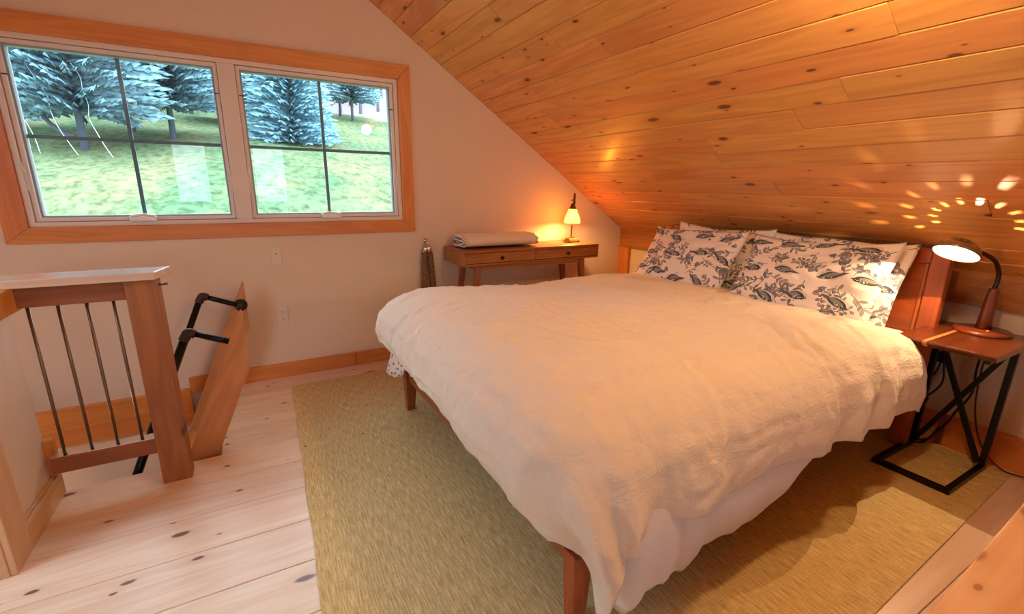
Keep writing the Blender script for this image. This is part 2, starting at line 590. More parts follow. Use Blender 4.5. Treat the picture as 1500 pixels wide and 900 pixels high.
def draw_print(seed):
    rs = np.random.RandomState(seed)
    img = np.empty((H_, W_, 3), np.float32)
    img[:] = (240 / 255, 228 / 255, 222 / 255)

    def paint(mask_fn, cx, cy, R, col, edge=None):
        x0, x1 = max(0, int(cx - R)), min(W_, int(cx + R) + 1)
        y0, y1 = max(0, int(cy - R)), min(H_, int(cy + R) + 1)
        if x1 <= x0 or y1 <= y0: return
        yy, xx = np.mgrid[y0:y1, x0:x1]
        d = mask_fn(xx - cx, yy - cy)          # <1 inside
        a = np.clip((1.06 - d) / .12, 0, 1)[..., None]
        c = np.array(col, np.float32) / 255
        tone = 1 + .35 * (np.clip(d, 0, 1)[..., None] - .6) * -1
        reg = img[y0:y1, x0:x1]
        reg[:] = reg * (1 - a) + np.clip(c * tone, 0, 1) * a
        if edge is not None:
            e = np.clip(1 - np.abs(d - .95) / .13, 0, 1)[..., None]
            reg[:] = reg * (1 - e) + np.array(edge, np.float32) / 255 * e

    def ell(cx, cy, a, b, th, col, edge=None):
        c, s_ = math.cos(th), math.sin(th)
        paint(lambda x, y: np.sqrt(((x * c + y * s_) / a) ** 2 + ((-x * s_ + y * c) / b) ** 2), cx, cy, max(a, b) * 1.3, col, edge)

    def leaf(cx, cy, a, b, th, col, edge=(98, 96, 106)):
        c, s_ = math.cos(th), math.sin(th)
        def f(x, y):
            u = (x * c + y * s_) / a
            v = (-x * s_ + y * c) / b
            return np.where(np.abs(u) < 1, np.abs(v) / np.maximum(1 - u * u, .02), 9)
        paint(f, cx, cy, a * 1.1, col, edge)
        line([(cx - a * .9 * c, cy - a * .9 * s_), (cx + a * .8 * c, cy + a * .8 * s_)], 1.3, (98, 96, 102))

    def line(pts, w, col):
        for (xa, ya), (xb, yb) in zip(pts[:-1], pts[1:]):
            n = max(2, int(math.hypot(xb - xa, yb - ya) / 3))
            for k in range(n + 1):
                t = k / n
                ell(xa + (xb - xa) * t, ya + (yb - ya) * t, w, w, 0, col)
    grey = [(132, 128, 134), (148, 140, 142), (112, 118, 130), (160, 154, 154), (106, 116, 122), (144, 138, 148)]

    def sprig(x, y, th, ln):
        pts = [(x, y)]
        cur = rs.uniform(-.14, .14)
        n = int(ln / 38)
        for k in range(n):
            th += cur
            x += 38 * math.cos(th); y += 38 * math.sin(th)
            pts.append((x, y))
        line(pts, 3., (112, 104, 108))
        kind = rs.rand()
        for k, (px, py) in enumerate(pts[1:]):
            t2 = th - cur * (n - k)
            for sd in (-1, 1):
                if rs.rand() < .12: continue
                an = t2 + sd * rs.uniform(.6, 1.0)
                L_ = rs.uniform(24, 36)
                if kind < .62:
                    leaf(px + L_ * math.cos(an), py + L_ * math.sin(an), L_, L_ * .36, an, grey[rs.randint(6)])
                else:
                    qx, qy = px + L_ * 1.1 * math.cos(an), py + L_ * 1.1 * math.sin(an)
                    line([(px, py), (qx, qy)], 2, (112, 104, 108))
                    ell(qx, qy, 15, 11, an, grey[rs.randint(6)], (102, 100, 110))

    def flower(x, y, th, r):
        for k in range(-1, 2):
            an = th + k * .5
            leaf(x + r * .6 * math.cos(an), y + r * .6 * math.sin(an), r * .75, r * .3, an, grey[rs.randint(6)])

    def bird(x, y, fl, th):
        c, s_ = math.cos(th), math.sin(th)
        T = lambda u, v: (x + fl * u * c - v * s_, y + fl * u * s_ + v * c)
        a0 = th if fl > 0 else math.pi + th
        # white halo
        ell(*T(0, 0), 92, 44, th, (238, 228, 222))
        leaf(*T(-74, -12), 62, 13, a0 + fl * .22, (90, 92, 98), (60, 62, 70))
        ell(*T(0, 0), 66, 32, th + fl * .12, (84, 90, 100), (52, 56, 66))
        leaf(*T(-14, -8), 58, 22, a0 + fl * .16, (128, 130, 126), (58, 62, 70))
        ell(*T(56, 18), 21, 18, th, (62, 68, 84))
        leaf(*T(80, 20), 14, 5, a0 + fl * .1, (58, 54, 60))
        for k in range(16):
            u = rs.uniform(-20, 50); v = rs.uniform(6, 26)
            ell(*T(u, v), 3.4, 3.4, 0, (226, 224, 220))
        ell(*T(60, 20), 3, 3, 0, (235, 232, 228))
    cells = [(i, j) for i in range(10) for j in range(7)]
    rs.shuffle(cells)
    for k, (i, j) in enumerate(cells):
        x = (i + .5 + rs.uniform(-.25, .25)) * W_ / 10
        y = (j + .5 + rs.uniform(-.25, .25)) * H_ / 7
        if rs.rand() < .8: sprig(x, y, rs.uniform(0, 6.28), rs.uniform(120, 210))
        else: flower(x, y, rs.uniform(0, 6.28), rs.uniform(34, 50))
    for i in range(4):
        for j in range(3):
            x = (i + .5 + (j % 2) * .4 - .2 + rs.uniform(-.15, .15)) * W_ / 4
            y = (j + .5 + rs.uniform(-.2, .2)) * H_ / 3
            bird(x, y, rs.choice((-1, 1)), rs.uniform(-.35, .35))
    im = bpy.data.images.new('bird_leaf_print', W_, H_, alpha=False, float_buffer=False)
    px = np.ones((H_, W_, 4), np.float32)
    px[..., :3] = img[::-1]
    im.pixels.foreach_set(px.ravel())
    im.update()
    im.pack()
    return im


def print_mat(seed):
    M, N, L, B = newmat('bird_print_cotton')
    B.inputs['Roughness'].default_value = .9
    B.inputs['Specular IOR Level'].default_value = .2
    uv = N.new('ShaderNodeUVMap')
    t = N.new('ShaderNodeTexImage'); t.image = draw_print(seed)
    L.new(uv.outputs[0], t.inputs[0])
    L.new(t.outputs[0], B.inputs['Base Color'])
    tc = N.new('ShaderNodeTexCoord')
    no = N.new('ShaderNodeTexNoise'); no.inputs['Scale'].default_value = 12; no.inputs['Detail'].default_value = 4
    L.new(tc.outputs['Object'], no.inputs['Vector'])
    bp = N.new('ShaderNodeBump'); bp.inputs['Strength'].default_value = .3; bp.inputs['Distance'].default_value = .01
    L.new(no.outputs['Fac'], bp.inputs['Height']); L.new(bp.outputs['Normal'], B.inputs['Normal'])
    return M


# ================================================================== THE SHELL
def struct(o):
    return tag(o, kind='structure')


OX0, OX1, OY0 = -2.1, -.25, 2.345        # stair opening: x from, x to, y from
LOW = -2.5


def zs(x):
    return RIDGE - SL * abs(x)


# gable wall with the window opening, running down into the stairwell
WX0, WX1, WZ0, WZ1 = -.985, .925, 1.022, 1.92
b = MB()
T = GY + .16
b.box((-KX, GY, LOW), (KX, T, 0)).box((-KX, GY, 0), (WX0, T, KZ)).box((WX1, GY, 0), (KX, T, KZ)).box((WX0, GY, 0), (WX1, T, KZ))
b.box((WX0, GY, KZ), (WX1, T, WZ0))
for x0, x1 in ((-KX, WX0), (WX1, KX)):
    b.prism([(x0, KZ), (x1, KZ), (x1, zs(x1)), (x0, zs(x0))], 1, GY, T)
b.prism([(WX0, WZ1), (WX1, WZ1), (WX1, zs(WX1)), (0, RIDGE), (WX0, zs(WX0))], 1, GY, T)
struct(b.build('wall_front', m_wall))
b = MB()
# back wall with two windows
BW = ((-1.0, -.5), (.1, .62))
BZ0, BZ1 = .92, 1.86
xs = [-KX, -1.0, -.5, .1, .62, KX]
for i in range(5):
    x0, x1 = xs[i], xs[i + 1]
    if (x0, x1) in BW:
        b.box((x0, BACK - .12, 0), (x1, BACK, BZ0))
        lo = BZ1
    else:
        lo = 0
    top = [(x1, zs(x1))] + ([(0, RIDGE)] if x0 < 0 < x1 else []) + [(x0, zs(x0))]
    b.prism([(x0, lo), (x1, lo)] + top, 1, BACK - .12, BACK)
struct(b.build('wall_back', m_wall))
struct(MB().box((KX, BACK, 0), (KX + .1, GY, KZ)).build('wall_right', m_wall))
struct(MB().box((-KX - .1, BACK, 0), (-KX, GY, KZ)).build('wall_left', m_wall))
# lower storey around the stair
b = MB()
b.box((-KX - .1, .4, LOW), (-KX, GY, -.22)).box((.6, .4, LOW), (.7, GY, -.22)).box((-KX, .3, LOW), (.6, .4, -.22))
struct(b.build('wall_lower', m_wall))
struct(MB().box((-KX, .3, LOW - .1), (.7, GY, LOW)).build('floor_lower', m_lower))

# floor: joists and sub-floor, then every board
b = MB()
b.box((-KX, BACK, -.22), (KX, OY0, -.022)).box((OX1, OY0, -.22), (KX, GY, -.022)).box((-KX, OY0, -.22), (OX0, GY, -.022))
floor = struct(b.build('floor', plain('dark_subfloor', lin(96, 62, 38), .9)))


def plank(name, L, w, t, mat, parent, M, ch=.0018):
    """board: length along local x, width y, top face at z=0"""
    poly = [(-w / 2, -t), (w / 2, -t), (w / 2, -ch), (w / 2 - ch, 0), (-w / 2 + ch, 0), (-w / 2, -ch)]
    o = MB().prism(poly, 0, -L / 2, L / 2).build(name, mat, parent)
    o.matrix_local = M
    return o


rnd = random.Random(11)
P_ = .2205
k0 = int((1.47 - BACK) / P_) + 1
y = 1.47 - k0 * P_
while y < GY:
    ya, yb = max(y, BACK), min(y + P_, GY)
    if yb - ya > .02:
        mid = (ya + yb) / 2
        runs = [(OX1, KX), (-KX, OX0)] if mid > OY0 else [(-KX, KX)]
        for xa, xb in runs:
            cuts = [xa]
            if xb - xa > 3.4:
                c = rnd.uniform(-1.9, -1.0) if rnd.random() < .5 else rnd.uniform(1.2, 2.2)
                cuts.append(c)
            cuts.append(xb)
            for a, c in zip(cuts[:-1], cuts[1:]):
                plank('plank', c - a - .001, yb - ya - .0022, .02, m_floor, floor,
                      Matrix.Translation(((a + c) / 2, mid, 0)))
    y += P_

# ceiling: two pitched decks, every board its own
ceil = MB()
SKY_X0, SKY_X1, SKY_Y0, SKY_Y1 = -KX + 5 * .1234 * .83205, -KX + 14 * .1234 * .83205, .95, 2.1
for (x0, x1, ya, yb) in ((KX + .12, 0, BACK - .12, GY + .16), (-KX - .12, SKY_X0, BACK - .12, GY + .16), (SKY_X1, 0, BACK - .12, GY + .16),
                         (SKY_X0, SKY_X1, BACK - .12, SKY_Y0), (SKY_X0, SKY_X1, SKY_Y1, GY + .16)):
    z0, z1 = zs(x0), zs(x1)
    off = .024
    ceil.prism([(x0, z0 + off), (x1, z1 + off), (x1, z1 + .12), (x0, z0 + .12)], 1, ya, yb)
ceil = struct(ceil.build('ceiling', m_ceil))
ang = math.atan(SL)
slope_len = KX / math.cos(ang)
PB = .1234
rnd = random.Random(5)
for s_ in (1, -1):
    n = int(slope_len / PB)
    d = PB / 2
    k = 0
    while d < slope_len - .01:
        w = PB
        if d + w / 2 > slope_len:
            w = slope_len - d + PB / 2 - .002
        cx = s_ * (KX - d * math.cos(ang)); cz = KZ + d * math.sin(ang)
        cuts = [BACK]
        p = BACK + rnd.uniform(.3, 2.2)
        while p < GY - .3:
            cuts.append(p); p += rnd.uniform(1.5, 3.2)
        cuts.append(GY)
        hole = s_ < 0 and 5 * PB - .01 < d < 14 * PB + .01
        if hole:
            cuts = sorted([c for c in cuts if c < SKY_Y0 - .15 or c > SKY_Y1 + .15] + [SKY_Y0, SKY_Y1])
        # local x -> world y, local y -> down the slope, local z -> into the room
        lx = Vector((0, 1, 0)); lz = Vector((-s_ * math.sin(ang), 0, -math.cos(ang))); ly = lz.cross(lx)
        for a, c in zip(cuts[:-1], cuts[1:]):
            if hole and abs(a - SKY_Y0) < .01: continue
            Mx = Matrix.Identity(4)
            proud = rnd.uniform(-.0012, .0012)
            pos = Vector((cx, (a + c) / 2, cz)) + lz * proud
            for i in range(3):
                Mx[i][0] = lx[i]; Mx[i][1] = ly[i]; Mx[i][2] = lz[i]; Mx[i][3] = pos[i]
            plank('plank', c - a - .0016, w - .0012, .02, m_ceil, ceil, Mx, .0035)
        d += PB
        k += 1

# unseen skylight, added to bring cool daylight onto the floor
dv = Vector((math.cos(ang), 0, math.sin(ang))); nv_ = Vector((-math.sin(ang), 0, math.cos(ang)))
Ms = Matrix.Identity(4)
for i in range(3):
    Ms[i][0] = dv[i]; Ms[i][1] = (0, 1, 0)[i]; Ms[i][2] = nv_[i]; Ms[i][3] = (-KX, 0, KZ)[i]
a0, a1 = 5 * PB, 14 * PB
sk = MB()
for q in (((a0, SKY_Y0, -.03), (a0 + .04, SKY_Y1, .13)), ((a1 - .04, SKY_Y0, -.03), (a1, SKY_Y1, .13)), ((a0 + .04, SKY_Y0, -.03), (a1 - .04, SKY_Y0 + .04, .13)), ((a0 + .04, SKY_Y1 - .04, -.03), (a1 - .04, SKY_Y1, .13))):
    sk.box(q[0], q[1], Ms)
sk = struct(sk.build('window_4', m_white))
MB().box((a0 + .04, SKY_Y0 + .04, .09), (a1 - .04, SKY_Y1 - .04, .096), Ms).build('glass_pane', m_glass, sk)
# skirting, knee wall header beam and end stud
struct(MB().box((-.445, GY - .018, 0), (KX - .02, GY, .098)).build('baseboard_front', m_trim_x, bevel=.003))
struct(MB().box((OX0, GY - .022, -.2), (-.445, GY, .028)).build('trim_1', m_trim_x, bevel=.003))       # band round the stairwell
struct(MB().box((KX - .02, BACK, 0), (KX, GY - .018, .165)).build('baseboard_right', m_trim_y, bevel=.003))
struct(MB().box((KX - .026, BACK, .735), (KX, GY, KZ + .012)).build('trim_2', m_beam_y, bevel=.003))       # header beam
struct(MB().box((KX - .03, GY - .13, .165), (KX, GY, .735)).build('trim_3', m_trim_z, bevel=.003))        # end stud
struct(MB().box((OX0, OY0 - .018, -.21), (OX1, OY0, -.0225)).build('trim_4', m_trim_x))        # opening rim
# half wall at the stair head
pony = struct(MB().box((-.93, 1.87, 0), (-.815, 2.30, .80)).build('wall_stair', m_wall))
MB().box((-.815, 1.855, 0), (-.797, 1.985, .80)).build('casing', m_pale_z, pony, bevel=.003)
MB().box((-.935, 1.852, 0), (-.815, 1.87, .80)).build('end_casing', m_pale_z, pony, bevel=.003)
struct(MB().box((-.815, 1.985, 0), (-.798, 2.335, .098)).box((-.815, 1.985, .098), (-.806, 2.335, .108)).build('baseboard_stair', m_pale_y, bevel=.002))
MB().box((-.83, 2.285, .108), (-.785, 2.318, .262)).build('lower_block', m_trim_z, pony, bevel=.003)
MB().box((-.93, 1.87, .80), (-.76, 2.32, .886)).build('upper_plate', m_trim_x, pony, bevel=.003)

# ------------------------------------------------------------------ window
win = struct(MB().box((WX0, GY - .004, WZ0), (WX0 + .022, T + .02, WZ1)).box((WX1 - .022, GY - .004, WZ0), (WX1, T + .02, WZ1))
             .box((WX0 + .022, GY - .004, WZ1 - .022), (WX1 - .022, T + .02, WZ1)).box((WX0 + .022, GY - .004, WZ0), (WX1 - .022, T + .02, WZ0 + .022)).build('window_1', m_white))
c0, c1, cz0, cz1 = -1.083, 1.012, .938, 2.014
yf = GY - .02
ix0, ix1, iz0, iz1 = WX0 - .003, WX1 + .003, WZ0 - .003, WZ1 + .003
for poly, mt in (([(c0, cz1), (c1, cz1), (ix1, iz1), (ix0, iz1)], m_trim_x), ([(c0, cz0), (ix0, iz0), (ix1, iz0), (c1, cz0)], m_trim_x),
                 ([(c0, cz0), (c0, cz1), (ix0, iz1), (ix0, iz0)], m_trim_z), ([(c1, cz0), (ix1, iz0), (ix1, iz1), (c1, cz1)], m_trim_z)):
    MB().prism(poly, 1, yf, GY).build('casing', mt, win, bevel=.0025)
MB().box((-.078, GY - .008, WZ0 + .022), (.008, T, WZ1 - .022)).build('mullion', m_white, win, bevel=.004)
for (x0, x1) in ((WX0 + .022, -.078), (.008, WX1 - .022)):
    z0, z1 = WZ0 + .022, WZ1 - .022
    s1 = .018
    b = MB()
    # stop, then the sash proper set back
    for (q0, q1, w0, w1, ya, yb) in ((x0 + .003, x1 - .003, z0 + .003, z1 - .003, GY + .012, GY + .075),):
        w = s1
        b.box((q0, ya, w0), (q0 + w, yb, w1)).box((q1 - w, ya, w0), (q1, yb, w1)).box((q0 + w, ya, w1 - w), (q1 - w, yb, w1)).box((q0 + w, ya, w0), (q1 - w, yb, w0 + w))
    sash = b.build('sash', m_white, win)
    b = MB()
    e_ = .014
    b.box((x0 - .001, GY + .076, z0 - .001), (x0 + e_, GY + .09, z1 + .001)).box((x1 - e_, GY + .076, z0 - .001), (x1 + .001, GY + .09, z1 + .001)).box((x0 + e_, GY + .076, z1 - e_), (x1 - e_, GY + .09, z1 + .001)).box((x0 + e_, GY + .076, z0 - .001), (x1 - e_, GY + .09, z0 + e_))
    b.build('outer_stop', m_white, win)
    gx0, gx1, gz0, gz1 = x0 + s1, x1 - s1, z0 + s1, z1 - s1
    b = MB()
    g = .012
    ya, yb = GY + .03, GY + .07
    b.box((gx0, ya, gz0), (gx0 + g, yb, gz1)).box((gx1 - g, ya, gz0), (gx1, yb, gz1)).box((gx0 + g, ya, gz1 - g), (gx1 - g, yb, gz1)).box((gx0 + g, ya, gz0), (gx1 - g, yb, gz0 + g))
    b.build('glazing_bead', plain('grey_bead', lin(150, 158, 168), .4), sash)
    MB().box((gx0 + .004, GY + .05, gz0 + .004), (gx1 - .004, GY + .054, gz1 - .004)).build('glass_pane', m_glass, sash)
    xm = (gx0 + gx1) / 2
    mg = plain('sky_tinted_muntin', lin(124, 152, 172), .5)  # blue-grey colour stands in for sky light on the bars
    MB().box((xm - .009, GY + .056, gz0), (xm + .009, GY + .066, gz1)).build('muntin', mg, sash)
    MB().box((gx0, GY + .057, 1.455), (gx1, GY + .065, 1.473)).build('muntin', mg, sash)
    # folding crank on the sill and lever lock on the stile
    b = MB()
    b.box((xm - .058, GY - .022, z0 - .002), (xm + .058, GY + .02, z0 + .026))
    b.tube([(xm - .05, GY - .022, z0 + .028), (xm, GY - .028, z0 + .034), (xm + .052, GY - .022, z0 + .026)], .008, 8)
    b.build('crank', m_crank, win, bevel=.003)
    for side in (x0 + .004, x1 - .004):
        MB().box((side - .006, GY + .004, 1.20), (side + .006, GY + .012, 1.32)).tube([(side, GY + .006, 1.29), (side, GY - .012, 1.31), (side, GY - .014, 1.335)], .005, 8).build('lock_lever', m_white, win)
        MB().box((side - .022 if side > x0 + .1 else side + .002, GY + .01, 1.735), (side - .002 if side > x0 + .1 else side + .022, GY + .03, 1.741)).build('catch', m_slot, win)
# plain windows behind the camera
for i, (x0, x1) in enumerate(BW):
    w = MB()
    f = .035
    ya, yb = BACK - .1, BACK + .01
    w.box((x0, ya, BZ0), (x0 + f, yb, BZ1)).box((x1 - f, ya, BZ0), (x1, yb, BZ1)).box((x0 + f, ya, BZ1 - f), (x1 - f, yb, BZ1)).box((x0 + f, ya, BZ0), (x1 - f, yb, BZ0 + f))
    w = struct(w.build('window_%d' % (i + 2), m_white, bevel=.003))
    MB().box((x0 + f, BACK - .06, BZ0 + f), (x1 - f, BACK - .055, BZ1 - f)).build('glass_pane', m_glass, w)


# ================================================================== THINGS ON THE GABLE WALL
def plate(name, label, cat, x, z, kind):
    t = thing(name, label, cat, (x, GY, z))
    MB().box((-.03, -.007, -.058), (.03, 0, .058)).build('cover_plate', m_plate, t, bevel=.003)
    if kind == 'switch':
        MB().box((-.012, -.010, -.026), (.012, -.004, .026)).build('surround', m_plate, t, bevel=.001)
        MB().frustum((0, -.011, -.008), (.005, .009), (0, -.013, .012), (.004, .004)).build('toggle', m_white, t, bevel=.001)
        MB().box((-.004, -.0105, .004), (.004, -.0085, .018)).build('slot', m_slot, t)
    else:
        for dz in (-.022, .022):
            r = MB().lathe([(0, 0), (.0165, 0), (.0165, .002), (0, .002)], 20, Matrix.Translation((0, -.007, dz)) @ Matrix.Rotation(math.pi / 2, 4, 'X')).build('receptacle', m_plate, t)
            b = MB()
            for dx in (-.006, .006):
                b.box((dx - .001, -.0095, dz - .002), (dx + .001, -.0088, dz + .007))
            b.box((-.002, -.0095, dz - .010), (.002, -.0088, dz - .006))
            b.build('slot', m_slot, r)
    return t


plate('light_switch', 'cream wall plate with toggle switch, under the right window sash', 'switch', .108, .81, 'switch')
plate('wall_outlet', 'cream double outlet low on the window wall, right of the stair', 'outlet', .109, .424, 'outlet')
plate('wall_outlet', 'cream outlet on the window wall, below the folded blanket', 'outlet', 1.19, .50, 'outlet')

# rope hanging double from a hook
rope = thing('barrier_rope', 'thick brown rope hanging doubled from metal hook beside console desk', 'rope', (1.085, GY, .87))
b = MB()
b.lathe([(0, 0), (.016, 0), (.016, .006), (.006, .008), (.006, .03), (0, .03)], 16, Matrix.Rotation(math.pi / 2, 4, 'X'))
b.tube(catmull([(0, -.026, 0), (0, -.04, -.012), (0, -.04, -.026), (0, -.022, -.03)], 6), .005, 8)
b.build('hook', m_chrome, rope, True)


def strand(cx_fn, n=90):
    b = MB()
    for ph in (0, 2.094, 4.189):
        pts = []
        for i in range(n):
            t = i / (n - 1)
            x, z = cx_fn(t)
            a = ph + t * 46
            pts.append((x + .0115 * math.cos(a), -.042 + .0115 * math.sin(a), z))
        b.tube(pts, .0125, 7)
    return b


for sgn, xe in ((-1, -.035), (1, .06)):
    fn = lambda t, s=sgn, e=xe: (s * .018 + (e - s * .018) * t ** .8, -.085 - .62 * t)
    strand(fn).build('rope_strand', m_rope, rope, True)
    MB().tube([(sgn * .006, -.036, -.022), (sgn * .012, -.042, -.05), (sgn * .014, -.042, -.095)], [.006, .018, .021], 14).build('end_clasp', m_chrome, rope, True)

# ------------------------------------------------------------------ console desk
con = thing('console_desk', 'slim mid-brown wooden console desk with two drawers against window wall', 'desk', (1.215, 2.845, 0))
CW, CD, Z0, Z1 = 1.165, .36, .722, .827
th = .018
MB().box((0, 0, Z1 - th), (CW, CD, Z1)).build('desktop', m_con_x, con, bevel=.002)
MB().box((th, .003, Z0), (CW - th, CD, Z0 + th * .7)).build('bottom_panel', m_con_x, con, bevel=.0015)
for x in (0, CW - th):
    MB().box((x, .002, Z0), (x + th, CD, Z1 - th)).build('side_panel', m_con_x, con, bevel=.0015)
MB().box((th, CD - th, Z0 + .013), (CW - th, CD, Z1 - th)).build('back_panel', m_con_x, con)
xm = CW / 2
MB().box((xm - .006, .006, Z0 + .013), (xm + .006, CD - th, Z1 - th)).build('divider', m_con_x, con)
for x0, x1 in ((th + .002, xm - .008), (xm + .008, CW - th - .002)):
    d = MB().box((x0, .006, Z0 + .016), (x1, .024, Z1 - th - .003)).box((x0 + .01, .024, Z0 + .018), (x1 - .01, CD - .04, Z0 + .045)).build('drawer', m_con_x, con, bevel=.001)
    MB().lathe([(0, 0), (.006, 0), (.006, .008), (.013, .014), (.012, .022), (0, .025)], 16,
               Matrix.Translation(((x0 + x1) / 2, .006, (Z0 + Z1) / 2 - .005)) @ Matrix.Rotation(math.pi / 2, 4, 'X')).build('knob', m_knob, d, True)
for yy in (.045, CD - .055):
    MB().box((.10, yy, Z0 - .042), (CW - .10, yy + .02, Z0)).build('apron', m_con_x, con, bevel=.0015)
for sx in (0, 1):
    xt = .135 if sx == 0 else CW - .135
    xb = .055 if sx == 0 else CW - .055
    MB().box((xt - .012, .065, Z0 - .04), (xt + .012, CD - .055, Z0)).build('cross_rail', m_con_x, con)
    for yt, yb_ in ((.055, .03), (CD - .05, CD - .03)):
        MB().frustum((xb, yb_, 0), (.012, .012), (xt, yt, Z0 - .0005), (.021, .02)).build('leg', m_con_z, con, bevel=.002)

# folded blanket: one cloth wound flat
bl = MB()
path = []
Wd, Hh = .235, .098
layers = [(0, 0, 1.0), (1, .017, .93), (2, .034, .80)]
def oval(inset, n=26):
    w, h = Wd / 2 - inset, Hh / 2 - inset
    return w, h
pts2 = []
turn = 2.55
N_ = 120
for i in range(N_ + 1):
    a = -math.pi * .35 + i / N_ * turn * 2 * math.pi
    ins = .0175 * i / N_ * turn
    w, h = max(.012, Wd / 2 - ins), max(.004, Hh / 2 - ins)
    ca, sa = math.cos(a), math.sin(a)
    e = .55
    pts2.append((w * math.copysign(abs(ca) ** e, ca), Hh / 2 + h * math.copysign(abs(sa) ** .8, sa)))
tk = .0068
nx = 16
vs = []; fs = []
rs = np.random.RandomState(5)
for k in range(nx + 1):
    t = k / nx
    for sd in (0, 1):
        for i, (py, pz) in enumerate(pts2):
            q0 = pts2[max(0, i - 1)]; q1 = pts2[min(N_, i + 1)]
            tx, tz = q1[0] - q0[0], q1[1] - q0[1]
            ll = math.hypot(tx, tz) or 1
            nx_, nz_ = -tz / ll, tx / ll
            o_ = tk if sd else -tk
            x = t * .59 + (.012 * math.sin(i * .21) + .006 * math.sin(i * .9) if k in (0, nx) else 0)
            wob = .003 * math.sin(t * 9 + i * .13)
            vs.append((x, py - nx_ * o_ + .0, max(.0, pz - nz_ * o_ + wob * (1 if pz > .03 else 0))))
R_ = N_ + 1
for k in range(nx):
    for sd in (0, 1):
        for i in range(N_):
            a = (k * 2 + sd) * R_ + i
            q = (a, a + 1, a + 1 + 2 * R_, a + 2 * R_)
            fs.append(q if sd else q[::-1])
for k in (0, nx):
    for i in range(N_):
        a = k * 2 * R_ + i
        q = (a, a + 1, a + 1 + R_, a + R_)
        fs.append(q if k else q[::-1])
bo = bl.add(vs, fs).build('folded_blanket', m_blanket, None, True, loc=(1.265, 3.035, .8275))
tag(bo, 'cream white folded blanket lying on left half of console desk', 'blanket')

# ------------------------------------------------------------------ glass shade lamp on the console
lp = thing('table_lamp', 'small brass table lamp with glowing yellow bell shade on console desk', 'lamp', (2.245, 3.03, .8275))
b = MB()
b.prism([(-.064, -.035), (.064, -.035), (.07, 0), (.064, .035), (-.064, .035), (-.07, 0)], 2, 0, .008)
b.frustum((0, 0, .008), (.058, .032), (0, 0, .032), (.042, .022))
b.frustum((0, 0, .032), (.03, .016), (0, 0, .042), (.012, .01))
b.build('base', m_brass, lp, bevel=.004)
MB().box((-.042, -.0345, .007), (.042, -.027, .030), Matrix.Translation((0, 0, 0))).build('base_plate', plain('ivory_plate', lin(240, 226, 160), .3), lp, bevel=.002)
MB().tube([(.006, .012, .04), (.012, .02, .16), (.014, .012, .30), (.012, .0, .385)], [.007, .007, .006, .0055], 10).build('stem', m_brass, lp, True)
MB().tube([(.012, 0, .30), (.013, 0, .33), (.016, 0, .385)], [.012, .009, .007], 10).build('arm', m_brass, lp, True)
MB().tube([(.012, -.004, .33), (-.012, -.008, .334), (-.024, -.008, .33)], .004, 8).build('switch_key', m_brass, lp, True)
MB().lathe([(.0, .305), (.012, .305), (.02, .285), (.027, .268), (.027, .262), (0, .262)], 20).build('cap', m_brass, lp, True)


def shade_mat():
    M, N, L, B = newmat('lit_yellow_glass')
    out = [n for n in N if n.type == 'OUTPUT_MATERIAL'][0]
    em = N.new('ShaderNodeEmission'); em.inputs[0].default_value = (1.0, .80, .16, 1); em.inputs[1].default_value = 2.0
    tr = N.new('ShaderNodeBsdfTransparent'); tr.inputs[0].default_value = (1, .72, .34, 1)
    mx = N.new('ShaderNodeMixShader'); mx.inputs[0].default_value = .55
    N.remove(B)
    L.new(tr.outputs[0], mx.inputs[1]); L.new(em.outputs[0], mx.inputs[2]); L.new(mx.outputs[0], out.inputs[0])
    return M


MB().lathe([(.024, .266), (.032, .262), (.042, .235), (.055, .205), (.0645, .178), (.066, .160), (.061, .152), (.058, .156), (.0615, .176), (.052, .203), (.039, .233), (.03, .258), (.024, .262)], 28).build('lamp_shade', shade_mat(), lp, True)
MB().lathe([(0, .19), (.012, .194), (.018, .208), (.014, .222), (.010, .24), (0, .245)], 14).build('bulb', emit('warm_bulb', (1, .82, .45, 1), 10), lp, True)
for x in (-.018, .02):
    MB().tube([(x * .6, -.01, .17), (x, -.012, .045)], .0013, 6).build('pull_chain', m_chrome, lp)
pl = bpy.data.lights.new('bulb_light', 'POINT')
pl.color = (1, .50, .14); pl.energy = 11; pl.shadow_soft_size = .015
po = bpy.data.objects.new('bulb_light', pl); COL.objects.link(po); po.parent = lp; po.location = (0, 0, .17)

# ================================================================== RAILING
rail = thing('stair_railing', 'brown timber railing with steel rods and capped newel post at stair', 'railing', (-.405, 2.25, 0))
OX, OYY = .405, -2.25
def R(x0, y0, z0, x1, y1, z1):
    return MB().box((x0 + OX, y0 + OYY, z0), (x1 + OX, y1 + OYY, z1))
R(-.455, 2.207, 0, -.352, 2.292, .886).build('newel_post', m_rail_z, rail, bevel=.004)
R(-.785, 2.218, .81, -.455, 2.28, .886).build('top_rail', m_rail_x, rail, bevel=.003)
R(-.785, 2.222, .143, -.455, 2.272, .212).build('bottom_rail', m_rail_x, rail, bevel=.003)
MB().prism([(-1.2 + OX, 2.185 + OYY), (-.352 + OX, 2.185 + OYY), (-.318 + OX, 2.33 + OYY), (-1.2 + OX, 2.33 + OYY)], 2, .886, .916).build('rail_cap', wood('cap_pine_sheen', lin(228, 206, 188), lin(204, 172, 148), 0, None, rough=.3, coat=1, var=.0, coat_rough=.12), rail, bevel=.003)  # cap colour raised to carry the whitish sheen on its top
R(-.78, 2.222, .212, -.457, 2.272, .2145).build('rail_cap_strip', m_chrome, rail)
for x in (-.744, -.662, -.581, -.502):
    MB().tube([(x + OX, -.002, .2145), (x + OX, -.002, .81)], .0058, 10).build('baluster', m_steel, rail, True)
